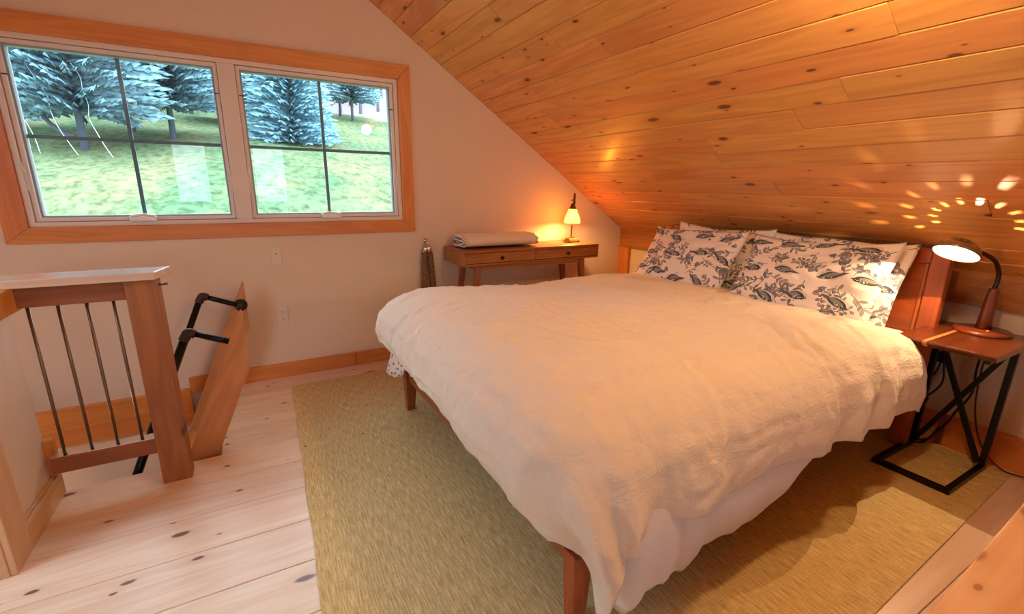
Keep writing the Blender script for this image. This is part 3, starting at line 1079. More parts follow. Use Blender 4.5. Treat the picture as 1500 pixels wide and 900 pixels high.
MB().tube([(-.352 + OX, -.02, .86), (-.335 + OX, -.02, .858), (-.322 + OX, -.02, .862)], [.004, .004, .006], 8).build('screw_hook', m_steel, rail, True)

# ------------------------------------------------------------------ ship's ladder stair
lad = thing('stair_ladder', 'steep pine ladder stair rising through floor opening, black pipe handrails', 'stair', (-.27, 2.4, 0))
sl = .294 / .686
dirv = Vector((sl, 0, 1)).normalized()
perp = Vector((-dirv.z, 0, dirv.x))
LX, LY = -.27, 2.4


def stringer(y0, y1):
    zt, zl = .682, .398
    xr = -.087
    zb = LOW + .02
    xu = lambda z: -.388 + (z + .005) * sl
    xl = lambda z: -.2575 + z * sl
    poly = [(xr - .006, zt), (xr, zt - .02), (xr, zl), (xl(zb), zb), (xu(zb), zb), (xu(zt), zt)]
    # local frame with x along the grain
    b = MB().prism([(p[0] - LX, p[1]) for p in poly], 1, y0 - LY, y1 - LY)
    M = Matrix.Rotation(-math.atan2(dirv.z, dirv.x), 4, 'Y')
    Mi = M.inverted()
    b.v = [tuple(Mi @ Vector(p)) for p in b.v]
    o = b.build('stringer', m_string, lad, bevel=.002)
    o.rotation_euler = M.to_euler()
    return o


stringer(2.39, 2.425)
stringer(3.135, 3.17)
for k in range(1, 11):
    z = -.215 * k
    xc = -.388 + z * sl + .07
    MB().box((xc - .07 - LX, .026, z - .032), (xc + .075 - LX, .734, z)).build('tread', m_trim_y, lad, bevel=.003)
for yc, ztop, arm, lo, fs in ((2.452, .525, .205, -1.6, -1), (3.108, .555, .205, -1.6, 1)):
    base = Vector((-.388 + (ztop + .005) * sl - LX, yc - LY, ztop)) - perp * .035
    elb = base + perp * arm
    hr = MB().tube([base - perp * .016, elb - perp * .02], .0145, 14)
    e2 = elb - dirv * .025
    e3 = e2 - dirv * ((ztop - lo) / dirv.z)
    hr.tube([e2, e3], .0165, 14)
    hr.tube([e3 - dirv * .02, e3 - dirv * .02 - perp * arm * .92], .0145, 12)
    hr = hr.build('handrail', m_pipe, lad, True)
    MB().tube(catmull([elb - perp * .034, elb - perp * .008, elb - perp * .004 - dirv * .012, elb - dirv * .04], 5), .0215, 14).build('elbow', m_fit, hr, True)
    fl = Matrix.Translation(base + Vector((0, fs * .027, 0))) @ Matrix.Rotation(fs * math.pi / 2, 4, 'X')
    MB().lathe([(0, 0), (.036, 0), (.036, .008), (.022, .011), (.02, .045), (0, .045)], 22, fl).build('flange', m_fit, hr, True)

# ================================================================== RUG
def rug():
    c = [(.03, .37), (2.93, .487), (2.90, 3.15), (.105, 3.02)]
    nx, ny = 60, 60
    vs = []; fs = []
    for j in range(ny + 1):
        for i in range(nx + 1):
            s, t = i / nx, j / ny
            x = (c[0][0] * (1 - s) + c[1][0] * s) * (1 - t) + (c[3][0] * (1 - s) + c[2][0] * s) * t
            y = (c[0][1] * (1 - s) + c[1][1] * s) * (1 - t) + (c[3][1] * (1 - s) + c[2][1] * s) * t
            x += .003 * math.sin(t * 31) * (1 - s) ** 6
            y += .008 * math.sin(s * 26) * t ** 8
            vs.append((x - 1.5, y - 1.7, .008))
    for j in range(ny):
        for i in range(nx):
            a = j * (nx + 1) + i
            fs.append((a, a + 1, a + nx + 2, a + nx + 1))
    n = len(vs)
    top = MB().add(vs, fs)
    rim = [i for i in range(nx + 1)] + [(j + 1) * (nx + 1) - 1 for j in range(1, ny + 1)] + [ny * (nx + 1) + i for i in range(nx - 1, -1, -1)] + [j * (nx + 1) for j in range(ny - 1, 0, -1)]
    low = [(vs[i][0], vs[i][1], .0005) for i in rim]
    top.v += low
    k = len(rim)
    for i in range(k):
        a, b_ = rim[i], rim[(i + 1) % k]
        top.f.append((a, n + i, n + (i + 1) % k, b_))
    top.f.append(tuple(range(n + k - 1, n - 1, -1)))
    o = top.build('area_rug', m_rug, None, loc=(1.5, 1.7, 0))
    tag(o, 'large flat woven jute rug in straw tan lying under the bed', 'rug')


rug()
RZ = .008

# ================================================================== BED
BA = math.radians(1.0)
BO = (.665, 1.618, RZ)
bed = thing('bed', 'queen bed frame of reddish brown wood with panelled headboard', 'bed', BO, BA)
HW = .79
for sv in (-1, 1):
    v = sv * HW
    MB().frustum((.026, v - sv * .022, 0), (.022, .022), (.033, v - sv * .028, .245), (.035, .03)).build('leg', m_bed_z, bed, bevel=.003)
    MB().box((.06, v - sv * .045 - .012, .185), (2.06, v - sv * .045 + .012, .275)).build('side_rail', m_bed_x, bed, bevel=.003)
    MB().box((2.055, v - .035 if sv > 0 else v - .035, 0), (2.105, v + .035, .985)).build('headboard_post', m_bed_z, bed, bevel=.004)
MB().box((.012, -HW + .05, .185), (.038, HW - .05, .275)).build('foot_rail', m_bed_y, bed, bevel=.003)
MB().box((2.058, -HW + .036, .925), (2.10, HW - .036, .995)).build('top_rail', m_bed_y, bed, bevel=.004)
MB().box((2.070, -HW + .03, .42), (2.088, HW - .03, .93)).build('headboard_panel', m_bed_y, bed)
MB().box((2.058, -HW + .036, .36), (2.10, HW - .036, .44)).build('lower_rail', m_bed_y, bed, bevel=.003)
for sv in (-1, 1):
    MB().box((2.064, sv * (HW - .048) - .008, .44), (2.094, sv * (HW - .048) + .008, .925)).build('panel_bead', m_bed_z, bed, bevel=.004)
for k in range(12):
    MB().box((.10 + k * .165, -HW + .06, .245), (.19 + k * .165, HW - .06, .263)).build('slat', m_bed_y, bed)
# mattress under a white fitted sheet
mt = MB().box((.02, -.765, .264), (2.045, .765, .60)).build('mattress', m_mattress, None, False, bevel=.05, seg=5, loc=BO, rot=(0, 0, BA))
mt.data.polygons.foreach_set('use_smooth', [True] * 6)
tag(mt, 'thick mattress in white fitted sheet on the bed frame', 'mattress')


def cloth_grid(P, name, mat, label, cat, thick=.01, loc=BO, rz=BA, sub=0):
    ny, nx, _ = P.shape
    b = MB()
    b.v = [tuple(p) for p in P.reshape(-1, 3)]
    idx = np.arange(ny * nx).reshape(ny, nx)
    q = np.stack([idx[:-1, :-1], idx[:-1, 1:], idx[1:, 1:], idx[1:, :-1]], -1).reshape(-1, 4)
    b.f = [tuple(int(k) for k in r) for r in q]
    o = b.build(name, mat, None, True, loc=loc, rot=(0, 0, rz))
    s = o.modifiers.new('thickness', 'SOLIDIFY')
    s.thickness = thick
    s.offset = -1
    tag(o, label, cat)
    return o


def duvet():
    U0, VW = .07, .69
    d_ = np.array([0, .08, .16, .24, .32, .40, .48, .55, 1.2])
    fo = np.array([0, .078, .150, .200, .222, .212, .178, .142, .10])
    fz = np.array([.700, .690, .655, .600, .525, .450, .385, .335, -.30]) - RZ
    no_ = np.array([0, .078, .150, .200, .226, .232, .226, .216, .19])
    nz_ = np.array([.685, .672, .635, .575, .500, .42, .342, .275, -.37]) - RZ
    HEM = .53
    na, nb = 170, 190
    A = np.linspace(U0 - HEM, 1.80, na)
    Bv = np.linspace(-VW - .45, VW + .48, nb)
    a, bb = np.meshgrid(A, Bv)
    # near hem is a little uneven along the bed
    bb = bb.copy()
    near = bb < -VW
    hemv = 1 + .10 * np.interp(a, [.0, .2, .4, .7, 1.1, 1.5, 1.8], [0, -.4, .0, -.25, .35, .8, .9])
    bb = np.where(near, -VW + (bb + VW) * hemv, bb)
    fh = 1 - .30 * np.clip((bb + .62) / .5, 0, 1)
    a = np.where(a < U0, U0 + (a - U0) * fh, a)
    du = np.maximum(0, U0 - a)
    dv = np.maximum(0, np.abs(bb) - VW)
    sv = np.sign(bb)
    d = np.hypot(du, dv)
    th = np.arctan2(dv, du + 1e-9)                 # 0 at foot, pi/2 at the sides
    nu = -np.cos(th); nv = np.sin(th) * sv
    w = (th / (math.pi / 2)) ** 1.3
    out = np.interp(d, d_, fo) * (1 - w) + np.interp(d, d_, no_) * w
    z = np.interp(d, d_, fz) * (1 - w) + np.interp(d, d_, nz_) * w
    cn = np.sin(2 * th) ** 1.0 * (d > 0)
    drop = np.clip((d - .22) / .3, 0, 1)
    out = out + .045 * cn * drop * np.sin(th * 9 + .7 + 1.2 * (sv > 0)) + .02 * cn * drop
    # hanging folds along both long edges
    fold = np.clip((d - .10) / .35, 0, 1)
    out = out + fold * (.016 * np.sin(a * 17 + 2.5 * np.sin(a * 5)) + .010 * vnoise(a * 9, bb * 3)) * np.clip(w, .2, 1)
    u = np.minimum(np.maximum(a, U0), 9) + nu * out
    v = np.clip(bb, -VW, VW) + nv * out
    u = u + .065 * cn * drop
    v = v - sv * -.0 + np.where(sv < 0, -.10, 0) * cn * drop
    # loft of the filling, falling towards the pillows
    top = np.clip(1 - d / .18, 0, 1)
    loft = .022 * np.cos(np.clip(v / VW, -1, 1) * math.pi / 2) ** .6
    puff = .020 * fbm(a * 1.9 + 4.3, bb * 2.1 + 1.7, 3)
    puff += .016 * np.exp(-((a - .28) / .22) ** 2)          # plump roll at the foot
    puff -= .018 * np.exp(-((a - .78) / .16) ** 2) * np.clip((v + .1) / .5, 0, 1)
    z = z + top * (loft * .6 + puff)
    headfall = np.clip((a - 1.35) / .45, 0, 1)
    z = z - top * .040 * headfall
    z = np.where(a > 1.76, z - (a - 1.76) * .5, z)
    # wrinkles: ridged noise running mostly along the bed and over its edges
    def ridge(x, y): return 1 - np.abs(vnoise(x, y))
    wr = .012 * ridge(a * 5 + 3 * vnoise(a * 2, bb * 2), bb * 14) ** 3 * np.clip(.25 + fbm(a * 1.3 + 9, bb * 1.3), 0, 1)
    wr += .010 * ridge(a * 15 + bb * 4, bb * 3.4 + 2 * vnoise(a * 3, bb * 3)) ** 3 * np.clip(.2 + fbm(a * 1.7 + 2, bb * 1.5 + 5), 0, 1)
    wr += .0042 * vnoise(a * 34, bb * 30)
    # gathered puckers along the foot edge
    foot = np.exp(-((d - .30) / .18) ** 2) * np.cos(th) ** 2 * (du > 0)
    wr += .014 * foot * ridge(bb * 13 + .8 * vnoise(bb * 6, a * 6), a * 2.5) ** 2
    # long diagonal creases over the near side
    for a0, k_, amp in ((1.52, .55, .016), (1.12, .35, .018), (.95, .5, .010), (.48, .2, .015), (1.68, .4, .012)):
        line = a - (a0 + k_ * (bb + VW))
        env = np.exp(-((bb + VW + .05) / .26) ** 2)
        wr += amp * env * (np.exp(-(line / .018) ** 2) - .8 * np.exp(-((line - .045) / .028) ** 2))
    z = z + wr * np.clip(1 - d / .35, .15, 1)
    side = np.clip(d / .3, 0, 1)
    u = u + nu * wr * side
    v = v + nv * wr * side
    # hem waviness
    hem = np.clip((d - .44) / .1, 0, 1)
    z = z + hem * .012 * vnoise(a * 6 + bb * 5, bb * 2 + 3)
    P = np.stack([u, v, z], -1)
    return cloth_grid(P, 'duvet', m_duvet, 'crinkled oatmeal linen duvet spread over the bed, hanging at the foot', 'duvet', .014)


duvet()


def hanging_sheet():
    # path in bed coordinates: along the foot, round the near corner, up the near side
    path = [(.075, -.76, .26), (.05, -.82, .20), (.055, -.87, .14), (.10, -.90, .13), (.18, -.905, .18), (.27, -.90, .155), (.36, -.895, .15),
            (.48, -.885, .195), (.68, -.882, .185), (.95, -.875, .26), (1.22, -.87, .325), (1.42, -.86, .36), (1.6, -.85, .40)]
    pts = [Vector(p) for p in catmull(path, 12)]
    n = len(pts); mrow = 14
    P = np.zeros((mrow, n, 3))
    for i, p in enumerate(pts):
        c = Vector((.35 + max(0, p.x - .35), 0, 0))
        dirn = (Vector((p.x, p.y, 0)) - c); dirn.z = 0; dirn.normalize()
        for k in range(mrow):
            t = k / (mrow - 1)
            z = .52 * (1 - t) + p.z * t
            off = -.045 * (1 - t) ** 2 + .006 * math.sin(i * .37 + t) * t + .010 * math.sin(i * .13 + 2) * t + .035 * math.sin(t * math.pi)
            # hem turns under
            if k == mrow - 1: off -= .006
            P[k, i] = (p.x + dirn.x * off, p.y + dirn.y * off, z - RZ + .004 * math.sin(i * .9) * t)
    cloth_grid(P, 'white_sheet', m_sheet, 'white cotton sheet hanging out below the duvet on near bed side', 'sheet', .004)


hanging_sheet()


def patterned_throw():
    path = [(.06, .86, .30), (-.02, .87, .245), (-.075, .80, .24), (-.085, .72, .255), (-.075, .64, .27), (-.05, .58, .30)]
    pts = catmull(path, 8)
    n = len(pts); mrow = 12
    P = np.zeros((mrow, n, 3))
    for i, p in enumerate(pts):
        for k in range(mrow):
            t = k / (mrow - 1)
            o_ = .012 * math.sin(i * .8 + t * 2) * (.3 + t)
            P[k, i] = (p[0] - .7 * o_ + .06 * (1 - t), p[1] + .4 * o_ - .03 * (1 - t), .50 * (1 - t) + p[2] * t - RZ)
    M = cloth('printed_quilt', lin(232, 220, 214), .02, 300, .3, 10)
    N, L = M.node_tree.nodes, M.node_tree.links
    B = N['Principled BSDF']
    tc = N.new('ShaderNodeTexCoord')
    vo = N.new('ShaderNodeTexVoronoi'); vo.inputs['Scale'].default_value = 42
    L.new(tc.outputs['Object'], vo.inputs['Vector'])
    cr = N.new('ShaderNodeValToRGB')
    cr.color_ramp.elements[0].position = .30; cr.color_ramp.elements[0].color = lin(150, 112, 120)
    cr.color_ramp.elements[1].position = .36; cr.color_ramp.elements[1].color = lin(236, 226, 220)
    L.new(vo.outputs['Distance'], cr.inputs[0])
    L.new(cr.outputs[0], B.inputs['Base Color'])
    cloth_grid(P, 'patterned_quilt', M, 'small print quilt corner hanging below duvet at far foot of bed', 'quilt', .006)


patterned_throw()


# ------------------------------------------------------------------ pillows
def pillow(label, v, u, z, tilt, seed, w=.72, h=.48, t=.15, yaw=0, roll=0):
    nx, ny = 44, 30
    s = np.linspace(-1, 1, nx + 1); q = np.linspace(-1, 1, ny + 1)
    X, Y = np.meshgrid(s, q)
    prof = (np.clip(1 - np.abs(X) ** 2.6, 0, 1) ** .55) * (np.clip(1 - np.abs(Y) ** 2.4, 0, 1) ** .55)
    rx = 1 - .055 * (1 - Y ** 2) * np.abs(X) ** 3 * 1.0
    ry = 1 - .05 * (1 - X ** 2) * np.abs(Y) ** 3
    px = X * rx * w / 2
    py = Y * ry * h / 2 + .014 * fbm(X * 1.2 + seed, Y * .5, 2) * np.abs(Y)
    nz = .010 * fbm(X * 2.3 + seed * 3.1, Y * 2.1 + seed, 3)
    cre = .010 * (1 - np.abs(vnoise(X * 3.5 + seed * 1.3 + Y * 2, Y * 5 - X))) ** 4
    zf = t / 2 * prof * (1 + .12 * (-Y)) + (nz - cre) * prof ** .5
    zb = -t / 2 * .8 * prof
    # corners flop forward a touch
    cf = .03 * (np.abs(X) ** 4) * (np.abs(Y) ** 4)
    b = MB()
    nvt = (nx + 1) * (ny + 1)
    for Z in (zf + cf, zb + cf):
        b.v += [tuple(p) for p in np.stack([px, py, Z], -1).reshape(-1, 3)]
    uvs = []
    for k in (0, 1):
        for j in range(ny):
            for i in range(nx):
                a = k * nvt + j * (nx + 1) + i
                f = (a, a + 1, a + nx + 2, a + nx + 1)
                if k: f = f[::-1]
                b.f.append(f)
    # weld the seam: map rim of back to rim of front
    rim = {}
    for j in range(ny + 1):
        for i in range(nx + 1):
            if i in (0, nx) or j in (0, ny):
                a = j * (nx + 1) + i
                rim[a + nvt] = a
    b.f = [tuple(rim.get(i, i) for i in f) for f in b.f]
    o = b.build('pillow', print_mat(seed), None, True)
    me = o.data
    ul = me.uv_layers.new(name='UVMap')
    co = [(p[0] / w + .5, p[1] / h + .5) for p in b.v]
    for lp_ in me.loops:
        ul.data[lp_.index].uv = co[lp_.vertex_index]
    # local x -> towards the camera side (-v), local y -> up the headboard, local z -> out of it
    ct, st = math.cos(tilt), math.sin(tilt)
    xa = Vector((0, -1, 0)); ya = Vector((st, 0, ct)); za = xa.cross(ya)
    M = Matrix.Identity(4)
    for i in range(3):
        M[i][0] = xa[i]; M[i][1] = ya[i]; M[i][2] = za[i]
    M = M @ Matrix.Rotation(roll, 4, 'Z') @ Matrix.Rotation(yaw, 4, 'Y')
    Bm = Matrix.Translation(BO) @ Matrix.Rotation(BA, 4, 'Z')
    o.matrix_world = Bm @ Matrix.Translation((u, v, z)) @ M
    tag(o, label, 'pillow', 'bird print pillows')
    return o


TL = math.radians(36)
pillow('bird print pillow at near side of bed, in front of its twin', -.345, 1.80, .815, TL, 2, h=.45, roll=math.radians(1.5))
pillow('bird print pillow at far side of bed, in front of its twin', .40, 1.79, .808, TL, 3, w=.70, h=.45, roll=math.radians(1))
pillow('bird print pillow against headboard, behind the near front pillow', -.365, 1.925, .805, math.radians(27), 5, h=.45, t=.10, roll=math.radians(0))
pillow('bird print pillow against headboard, behind the far front pillow', .30, 1.92, .81, math.radians(27), 6, w=.70, h=.45, t=.10, roll=math.radians(0))

# ================================================================== SIDE TABLE
st = thing('side_table', 'small black metal side table with cross braces and red-brown wooden top', 'side table', (2.65, .705, 0))
SX, SY = 2.65, .705
tb = lambda p: (p[0] - SX, p[1] - SY, p[2])
rz_ = RZ
A_, B_, C_, D_ = (2.466, .572), (2.466, .835), (2.845, .572), (2.845, .835)
w = .024
hz = rz_ + w / 2
MB().bar(tb((A_[0], A_[1] - w / 2, hz)), tb((B_[0], B_[1] + w / 2, hz)), w).build('base_bar', m_black, st, bevel=.002)
for p, q in ((A_, C_), (B_, D_)):
    MB().bar(tb((p[0] + w / 2, p[1], hz)), tb((q[0] + w / 2, q[1], hz)), w).build('base_bar', m_black, st, bevel=.002)
for p in (C_, D_):
    MB().bar(tb((p[0], p[1], rz_ + w)), tb((p[0], p[1], .612)), w).build('leg', m_black, st, bevel=.002)
MB().bar(tb((C_[0] - .026, C_[1] + .012, rz_ + w + .01)), tb((D_[0] - .026, D_[1] - .012, .595)), .018, .022).build('cross_brace', m_black, st, bevel=.002)
MB().bar(tb((D_[0] - .005, D_[1] - .012, rz_ + w + .01)), tb((C_[0] - .005, C_[1] + .012, .595)), .018, .022).build('cross_brace', m_black, st, bevel=.002)
MB().bar(tb((2.845, .584, .588)), tb((2.845, .823, .588)), .022, .044).build('top_bar', m_black, st, bevel=.002)
for yy in (.572, .835):
    MB().bar(tb((2.50, yy, .602)), tb((2.92, yy, .602)), .02).build('top_support', m_black, st, bevel=.002)
for i, (y0, y1) in enumerate(((.538, .755), (.772, .868))):
    MB().prism([(2.472 - SX, .6125), (2.94 - SX, .6125), (2.955 - SX, .624), (2.955 - SX, .64), (2.452 - SX, .64), (2.452 - SX, .632)], 1, y0 - SY, y1 - SY).build('top_board', m_top, st, bevel=.002)
MB().prism([(2.474 - SX, .6125), (2.94 - SX, .6125), (2.954 - SX, .624), (2.954 - SX, .6402), (2.453 - SX, .6402), (2.453 - SX, .632)], 1, .7555 - SY, .7715 - SY).build('reflection_strip', m_pale_tan, st)  # pale strip imitating a bright reflection along the board seam

# ------------------------------------------------------------------ gooseneck lamp
nl = thing('bedside_lamp', 'wooden stem gooseneck lamp with lit metal dome shade on side table', 'lamp', (2.845, .695, .6405))
m_stem = wood('stem_walnut', lin(128, 60, 28), lin(92, 38, 16), 2, None, rough=.35, coat=.3, var=.0)
MB().lathe([(0, 0), (.098, 0), (.1, .004), (.1, .012), (.094, .018), (0, .02)], 36).build('base', m_stem, nl, True)
MB().lathe([(0, .019), (.027, .019), (.0255, .06), (.0185, .19), (.017, .205), (0, .207)], 20).build('stem', m_stem, nl, True)
H = Vector((2.525 - 2.845, .757 - .695, 1.012 - .6405))
ax = Vector((-.48, .05, -.87)).normalized()
backp = H - ax * .058
MB().tube(catmull([(0, 0, .20), (.014, .0, .235), (.012, .003, .275), (-.03, .012, .325), (-.12, .03, .362), tuple(H + Vector((.068, 0, .018)))], 8), .0085, 10).build('gooseneck', plain('dark_gooseneck', lin(46, 22, 14), .4, .4), nl, True)
MB().lathe([(0, 0), (.006, 0), (.006, .006), (0, .007)], 12, Matrix.Translation((-.05, -.03, .0195))).build('button', m_pale_tan, nl, True)
Mh = Matrix.Translation(H) @ ax.to_track_quat('Z', 'Y').to_matrix().to_4x4()
prof = []
for k in range(19):
    a = k / 18 * math.pi / 2
    prof.append((max(.004, .078 * math.sin(a)), -.062 * math.cos(a)))
skip = set()
for i in (4, 6, 8, 10):
    for k in range(64):
        p = Mh.to_3x3() @ Vector((math.cos(2 * math.pi * k / 64), math.sin(2 * math.pi * k / 64), 0))
        if p.x < .3 and (k + i) % 4 == 0: skip.add((i, k))
sh = MB().lathe(prof, 64, Mh, skip).build('lamp_shade', m_nickel, nl, True)
so = sh.modifiers.new('thickness', 'SOLIDIFY'); so.thickness = .0016; so.offset = -1
inner = MB().lathe([(max(.004, .0745 * math.sin(k / 18 * math.pi / 2)), -.058 * math.cos(k / 18 * math.pi / 2)) for k in range(19)], 64, Mh, skip).build('shade_lining', plain('white_enamel', lin(250, 244, 230), .4), nl, True)
MB().lathe([(.0755, -.001), (.079, -.001), (.079, .003), (.0755, .003), (.0755, -.001)], 40, Mh).build('shade_rim', m_nickel, nl, True)
MB().lathe([(0, -.056), (.007, -.054), (.009, -.049), (.006, -.044), (0, -.043)], 18, Mh).build('bulb', emit('bright_bulb', (1, .84, .55, 1), 10), nl, True)
nlight = bpy.data.lights.new('lamp_light', 'POINT')
nlight.color = (1, .66, .36); nlight.energy = 11; nlight.shadow_soft_size = .0015
no_ = bpy.data.objects.new('lamp_light', nlight); COL.objects.link(no_)
no_.parent = nl; no_.location = H - ax * .03

# outlet and cords behind the table
ko = plate('wall_outlet', 'cream outlet low on the knee wall behind the side table', 'outlet', 0, .445, 'outlet')
ko.location = (KX, .83, .445)
ko.rotation_euler = (0, 0, math.radians(-90))
c1 = thing('charger_cord', 'black looping charger cord with plug at outlet behind side table', 'cord', (2.94, .83, .45))
MB().box((-.022, -.016, -.014), (.031, .016, .034)).build('plug', m_cord, c1, bevel=.004)
def wcord(pts, r, loc):
    return MB().tube(catmull([(p[0] - loc[0], p[1] - loc[1], p[2] - loc[2]) for p in pts], 8), r, 7)
l1 = (2.94, .83, .45)
wcord([(2.92, .825, .44), (2.91, .84, .36), (2.90, .90, .24), (2.89, .93, .12), (2.88, .90, .05), (2.87, .86, .055), (2.88, .85, .15), (2.89, .83, .25)], .0045, l1).build('cable', m_cord, c1, True)
wcord([(2.925, .815, .44), (2.905, .80, .33), (2.90, .87, .2), (2.88, .93, .06), (2.86, .88, .014), (2.87, .80, .02), (2.89, .76, .12)], .0045, l1).build('cable', m_cord, c1, True)
l2 = (2.90, .70, .62)
lc = wcord([(2.90, .69, .60), (2.90, .69, .45), (2.905, .685, .33), (2.90, .72, .22), (2.90, .74, .15), (2.885, .79, .04), (2.87, .85, .014)], .005, l2).build('lamp_cord', m_cord, None, True, loc=l2)
tag(lc, 'black kinked lamp cord hanging behind side table to the floor', 'cord')
l3 = (2.90, .66, .5)
bc = wcord([(2.91, .675, .60), (2.91, .675, .42), (2.90, .655, .25), (2.89, .60, .10), (2.90, .52, .02), (2.92, .44, .0125), (2.93, .30, .0055), (2.91, .1, .0045)], .0038, l3).build('extension_cord', m_brown_cord, None, True, loc=l3)
tag(bc, 'thin brown cord running from side table along the right wall', 'cord')

# ================================================================== BENCH PLANK
bn = thing('plank_bench', 'wide knotty pine plank bench in bottom right corner of the photo', 'bench', (1.9, .07, 0))
o = MB().box((-1.05, -.20, .36), (1.04, .20, .40)).build('plank_top', m_plank, bn, bevel=.004)
o.rotation_euler = (0, 0, math.radians(2.2))
for x in (-.8, .8):
    MB().box((x - .02, -.15, 0), (x + .02, .14, .36)).build('leg_panel', m_plank, bn, bevel=.003)
MB().box((-.78, -.02, .20), (.78, .02, .28)).build('stretcher', m_plank, bn, bevel=.003)

# ================================================================== CEILING LAMP (just above the frame)
pd = thing('ceiling_lamp', 'warm globe lamp on the sloping ceiling, mirrored in the window', 'lamp', (1.315, .63, 1.894))
nrm = Vector((-math.sin(ang), 0, -math.cos(ang)))
MB().lathe([(0, 0), (.055, 0), (.055, .012), (.02, .02), (.02, .05), (0, .05)], 20, Matrix.Translation(-nrm * .083) @ nrm.to_track_quat('Z', 'Y').to_matrix().to_4x4()).build('canopy', m_white, pd, True)
pr = []
for k in range(13):
    a = k / 12 * math.pi
    pr.append((max(.001, .058 * math.sin(a)), -.058 * math.cos(a)))
MB().lathe(pr, 20).build('globe', emit('opal_globe', (1.0, .65, .30, 1), 150), pd, True)
# lamp on the lower storey wall
wl = thing('wall_sconce', 'round wall sconce low beside the stair, below floor level', 'lamp', (-1.78, GY, -.5))
MB().lathe(pr, 16, Matrix.Translation((0, -.10, 0))).build('globe', emit('opal_globe_lower', (1.0, .66, .38, 1), 130), wl, True)
MB().box((-.04, -.045, -.04), (.04, 0, .04)).build('bracket', m_white, wl)


# ================================================================== OUTDOORS
def gz(x, y):
    return -3.3 + .2 * (y - 3.3) + .28 * max(0, y - 84)


gx = np.linspace(-75, 90, 70); gy = np.linspace(3.6, 150, 90)
G = np.zeros((90, 70, 3))
X, Y = np.meshgrid(gx, gy)
G[..., 0] = X; G[..., 1] = Y
G[..., 2] = -3.3 + .2 * (Y - 3.3) + .28 * np.maximum(0, Y - 84) + .25 * fbm(X * .12, Y * .12, 3) - .1
b = MB()
b.v = [tuple(p) for p in G.reshape(-1, 3)]
idx = np.arange(90 * 70).reshape(90, 70)
b.f = [tuple(int(k) for k in r) for r in np.stack([idx[:-1, :-1], idx[:-1, 1:], idx[1:, 1:], idx[1:, :-1]], -1).reshape(-1, 4)]
struct(b.build('ground', m_grass, None, True))


def conifer(name, label, x, y, h, r, clear, mat, seed, cat='tree', lean=None, dens=1., group=None):
    rd = random.Random(seed)
    z0 = gz(x, y) - .25
    t = thing(name, label, cat, (x, y, z0), 0, group)
    pts = [(0, 0, 0), (.05, 0, h * .5), (0, 0, h)]
    MB().tube(pts, [.19, .12, .02], 9).build('trunk', m_bark, t, True)
    b = MB()
    nb = int(760 * dens)
    for k in range(nb):
        f = (k + rd.random()) / nb
        z = clear + (h - clear) * (f ** 1.15)
        L = r * (1 - (z - clear) / (h - clear)) ** .75 * rd.uniform(.65, 1.08) + .25
        if clear > .8: L *= min(1, .65 + (z - clear) / (h * .2))
        az = rd.uniform(0, 6.283)
        droop = rd.uniform(.18, .42)
        ca, sa = math.cos(az), math.sin(az)
        n = max(4, int(L / .42))
        for q in range(n):
            s = (q + .8) / n
            rr = L * s
            zz = z - droop * rr * .5 - .06 * rr * rr / max(L, 1) + .12 * s * s * L
            cw = rd.uniform(.15, .30) * (1.1 - .5 * s)
            cl = L / n * rd.uniform(.9, 1.35)
            px, py = ca * rr, sa * rr
            tx, ty = -sa, ca
            up = rd.uniform(-.05, .14)
            j = rd.uniform(-.15, .15)
            p0 = (px - ca * cl * .6, py - sa * cl * .6, zz + .06)
            p1 = (px + tx * cw + ca * j, py + ty * cw + sa * j, zz - rd.uniform(.05, .22))
            p2 = (px + ca * cl * .8, py + sa * cl * .8, zz + up - .05)
            p3 = (px - tx * cw, py - ty * cw, zz - rd.uniform(.05, .22))
            p4 = (px, py, zz + .10)
            b.add([p0, p1, p2, p3, p4], [(0, 1, 4), (1, 2, 4), (2, 3, 4), (3, 0, 4)])
    tag(b.build('foliage', mat, t), kind='stuff')
    return t


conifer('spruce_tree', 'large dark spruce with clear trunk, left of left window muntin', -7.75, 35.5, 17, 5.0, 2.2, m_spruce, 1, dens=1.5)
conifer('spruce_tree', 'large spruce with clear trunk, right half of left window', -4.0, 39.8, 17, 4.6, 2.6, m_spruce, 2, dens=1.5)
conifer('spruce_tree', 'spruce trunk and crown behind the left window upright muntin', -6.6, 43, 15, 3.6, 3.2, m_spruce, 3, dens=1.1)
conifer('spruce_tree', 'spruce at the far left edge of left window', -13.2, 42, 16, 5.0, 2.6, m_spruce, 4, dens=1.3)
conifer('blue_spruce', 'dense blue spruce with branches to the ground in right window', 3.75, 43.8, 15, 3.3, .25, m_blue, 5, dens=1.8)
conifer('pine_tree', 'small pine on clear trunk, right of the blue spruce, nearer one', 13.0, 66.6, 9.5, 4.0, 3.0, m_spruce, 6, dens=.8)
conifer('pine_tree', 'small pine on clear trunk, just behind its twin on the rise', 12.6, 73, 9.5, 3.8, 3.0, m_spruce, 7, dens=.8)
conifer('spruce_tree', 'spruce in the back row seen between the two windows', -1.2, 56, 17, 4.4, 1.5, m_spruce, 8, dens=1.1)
conifer('spruce_tree', 'spruce in the back row behind the left window trees', -11.5, 58, 18, 5.0, 1.5, m_spruce, 9, dens=1.1)
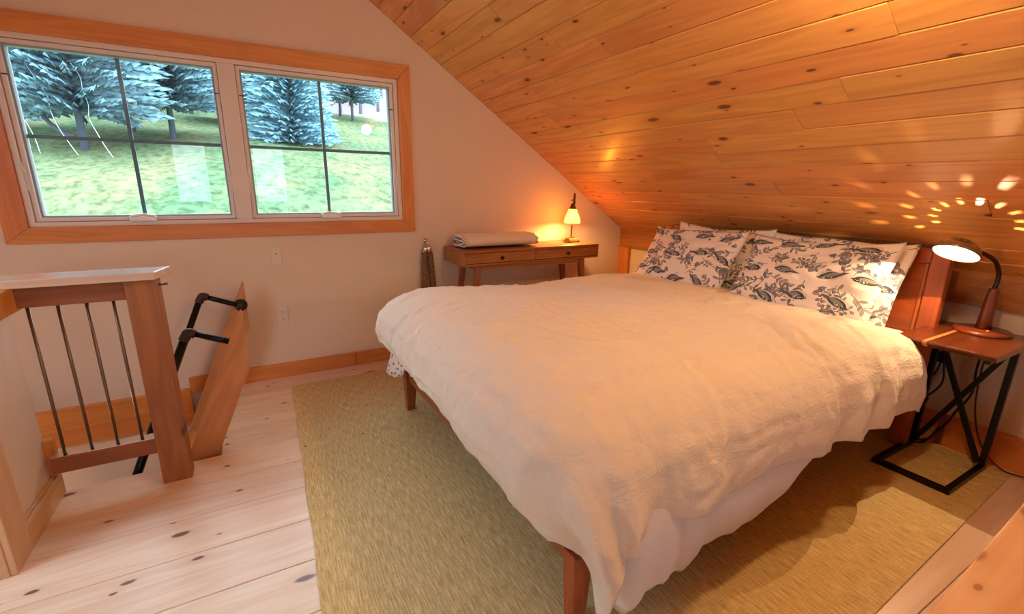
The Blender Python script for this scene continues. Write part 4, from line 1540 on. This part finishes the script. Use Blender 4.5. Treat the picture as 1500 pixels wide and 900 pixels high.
# leaning bare trunk
lt = MB().tube(catmull([(0, 0, 0), (-.6, .1, .3), (-1.2, .1, 1.1), (-1.6, .2, 2.6)], 8), [.12] * 9 + [.11] * 8 + [.07] * 8, 9).build('leaning_trunk', m_bark, None, True, loc=(-8.35, 36.6, gz(0, 36.6) + .35))
tag(lt, 'bent bare trunk leaning left beside the left spruce', 'tree trunk')
for i, (px_, py_, hh, lb) in enumerate(((-9.2, 33.8, 5.4, 'thin pale birch sapling, leftmost in left window'), (-7.6, 33.4, 5.0, 'thin pale birch sapling in front of left spruce trunk'), (-6.1, 33.0, 4.6, 'thin pale birch sapling just left of upright muntin'))):
    rd = random.Random(30 + i)
    pts = [(0, 0, 0)]
    for k in range(1, 8):
        pts.append((pts[-1][0] - .10 + rd.uniform(-.22, .22), 0, hh * k / 7))
    o = MB().tube(catmull(pts, 4), [.018 - .010 * k / 28 for k in range(29)], 6).build('birch_sapling', m_birch, None, True, loc=(px_, py_, gz(0, py_) - .2))
    tag(o, lb, 'sapling')

# bare wood along the crest
def bare(seed):
    rd = random.Random(seed)
    b = MB()
    h = rd.uniform(17, 23)
    b.tube([(0, 0, 0), (rd.uniform(-.4, .4), 0, h * .5), (rd.uniform(-.8, .8), 0, h)], [.26, .18, .05], 6)
    for k in range(26):
        z = h * rd.uniform(.22, .97)
        a = rd.uniform(0, 6.28); L = (1 - z / h) * .9 + .6
        x1, y1 = math.cos(a) * L, math.sin(a) * L
        b.tube([(0, 0, z), (x1 * .5, y1 * .5, z + L * .45), (x1, y1, z + L * 1.1)], [.09, .06, .02], 4)
        for q in range(3):
            f = rd.uniform(.3, .9)
            b.tube([(x1 * f, y1 * f, z + L * f), (x1 * f + rd.uniform(-1, 1), y1 * f + rd.uniform(-1, 1), z + L * f + rd.uniform(.5, 1.4))], [.04, .012], 3)
    return b


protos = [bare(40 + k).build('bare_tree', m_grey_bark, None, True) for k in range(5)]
rd = random.Random(77)
spots = []
while len(spots) < 170:
    for _ in range(4000):
        ya = rd.uniform(64, 116); xa = rd.uniform(-.30, .29) * ya
        if xa > 1 and ya < 82: continue
        if any(abs(xa - p[0]) < 2.9 and abs(ya - p[1]) < 2.9 for p in spots) or any(math.hypot(xa - p[0], ya - p[1]) < 5.5 for p in ((13.0, 66.6), (12.6, 73), (-1.2, 56), (-11.5, 58))): continue
        spots.append((xa, ya)); break
    else:
        break
for cnt, (xa, ya) in enumerate(spots):
    src = protos[cnt % 5]
    o = src if cnt < 5 else src.copy()
    if cnt >= 5: COL.objects.link(o)
    o.location = (xa, ya, gz(0, ya) - .4)
    o.rotation_euler = (0, 0, rd.uniform(0, 6.28))
    tag(o, 'bare grey trunk in the wood along the crest', 'tree', 'bare trees of the far wood')
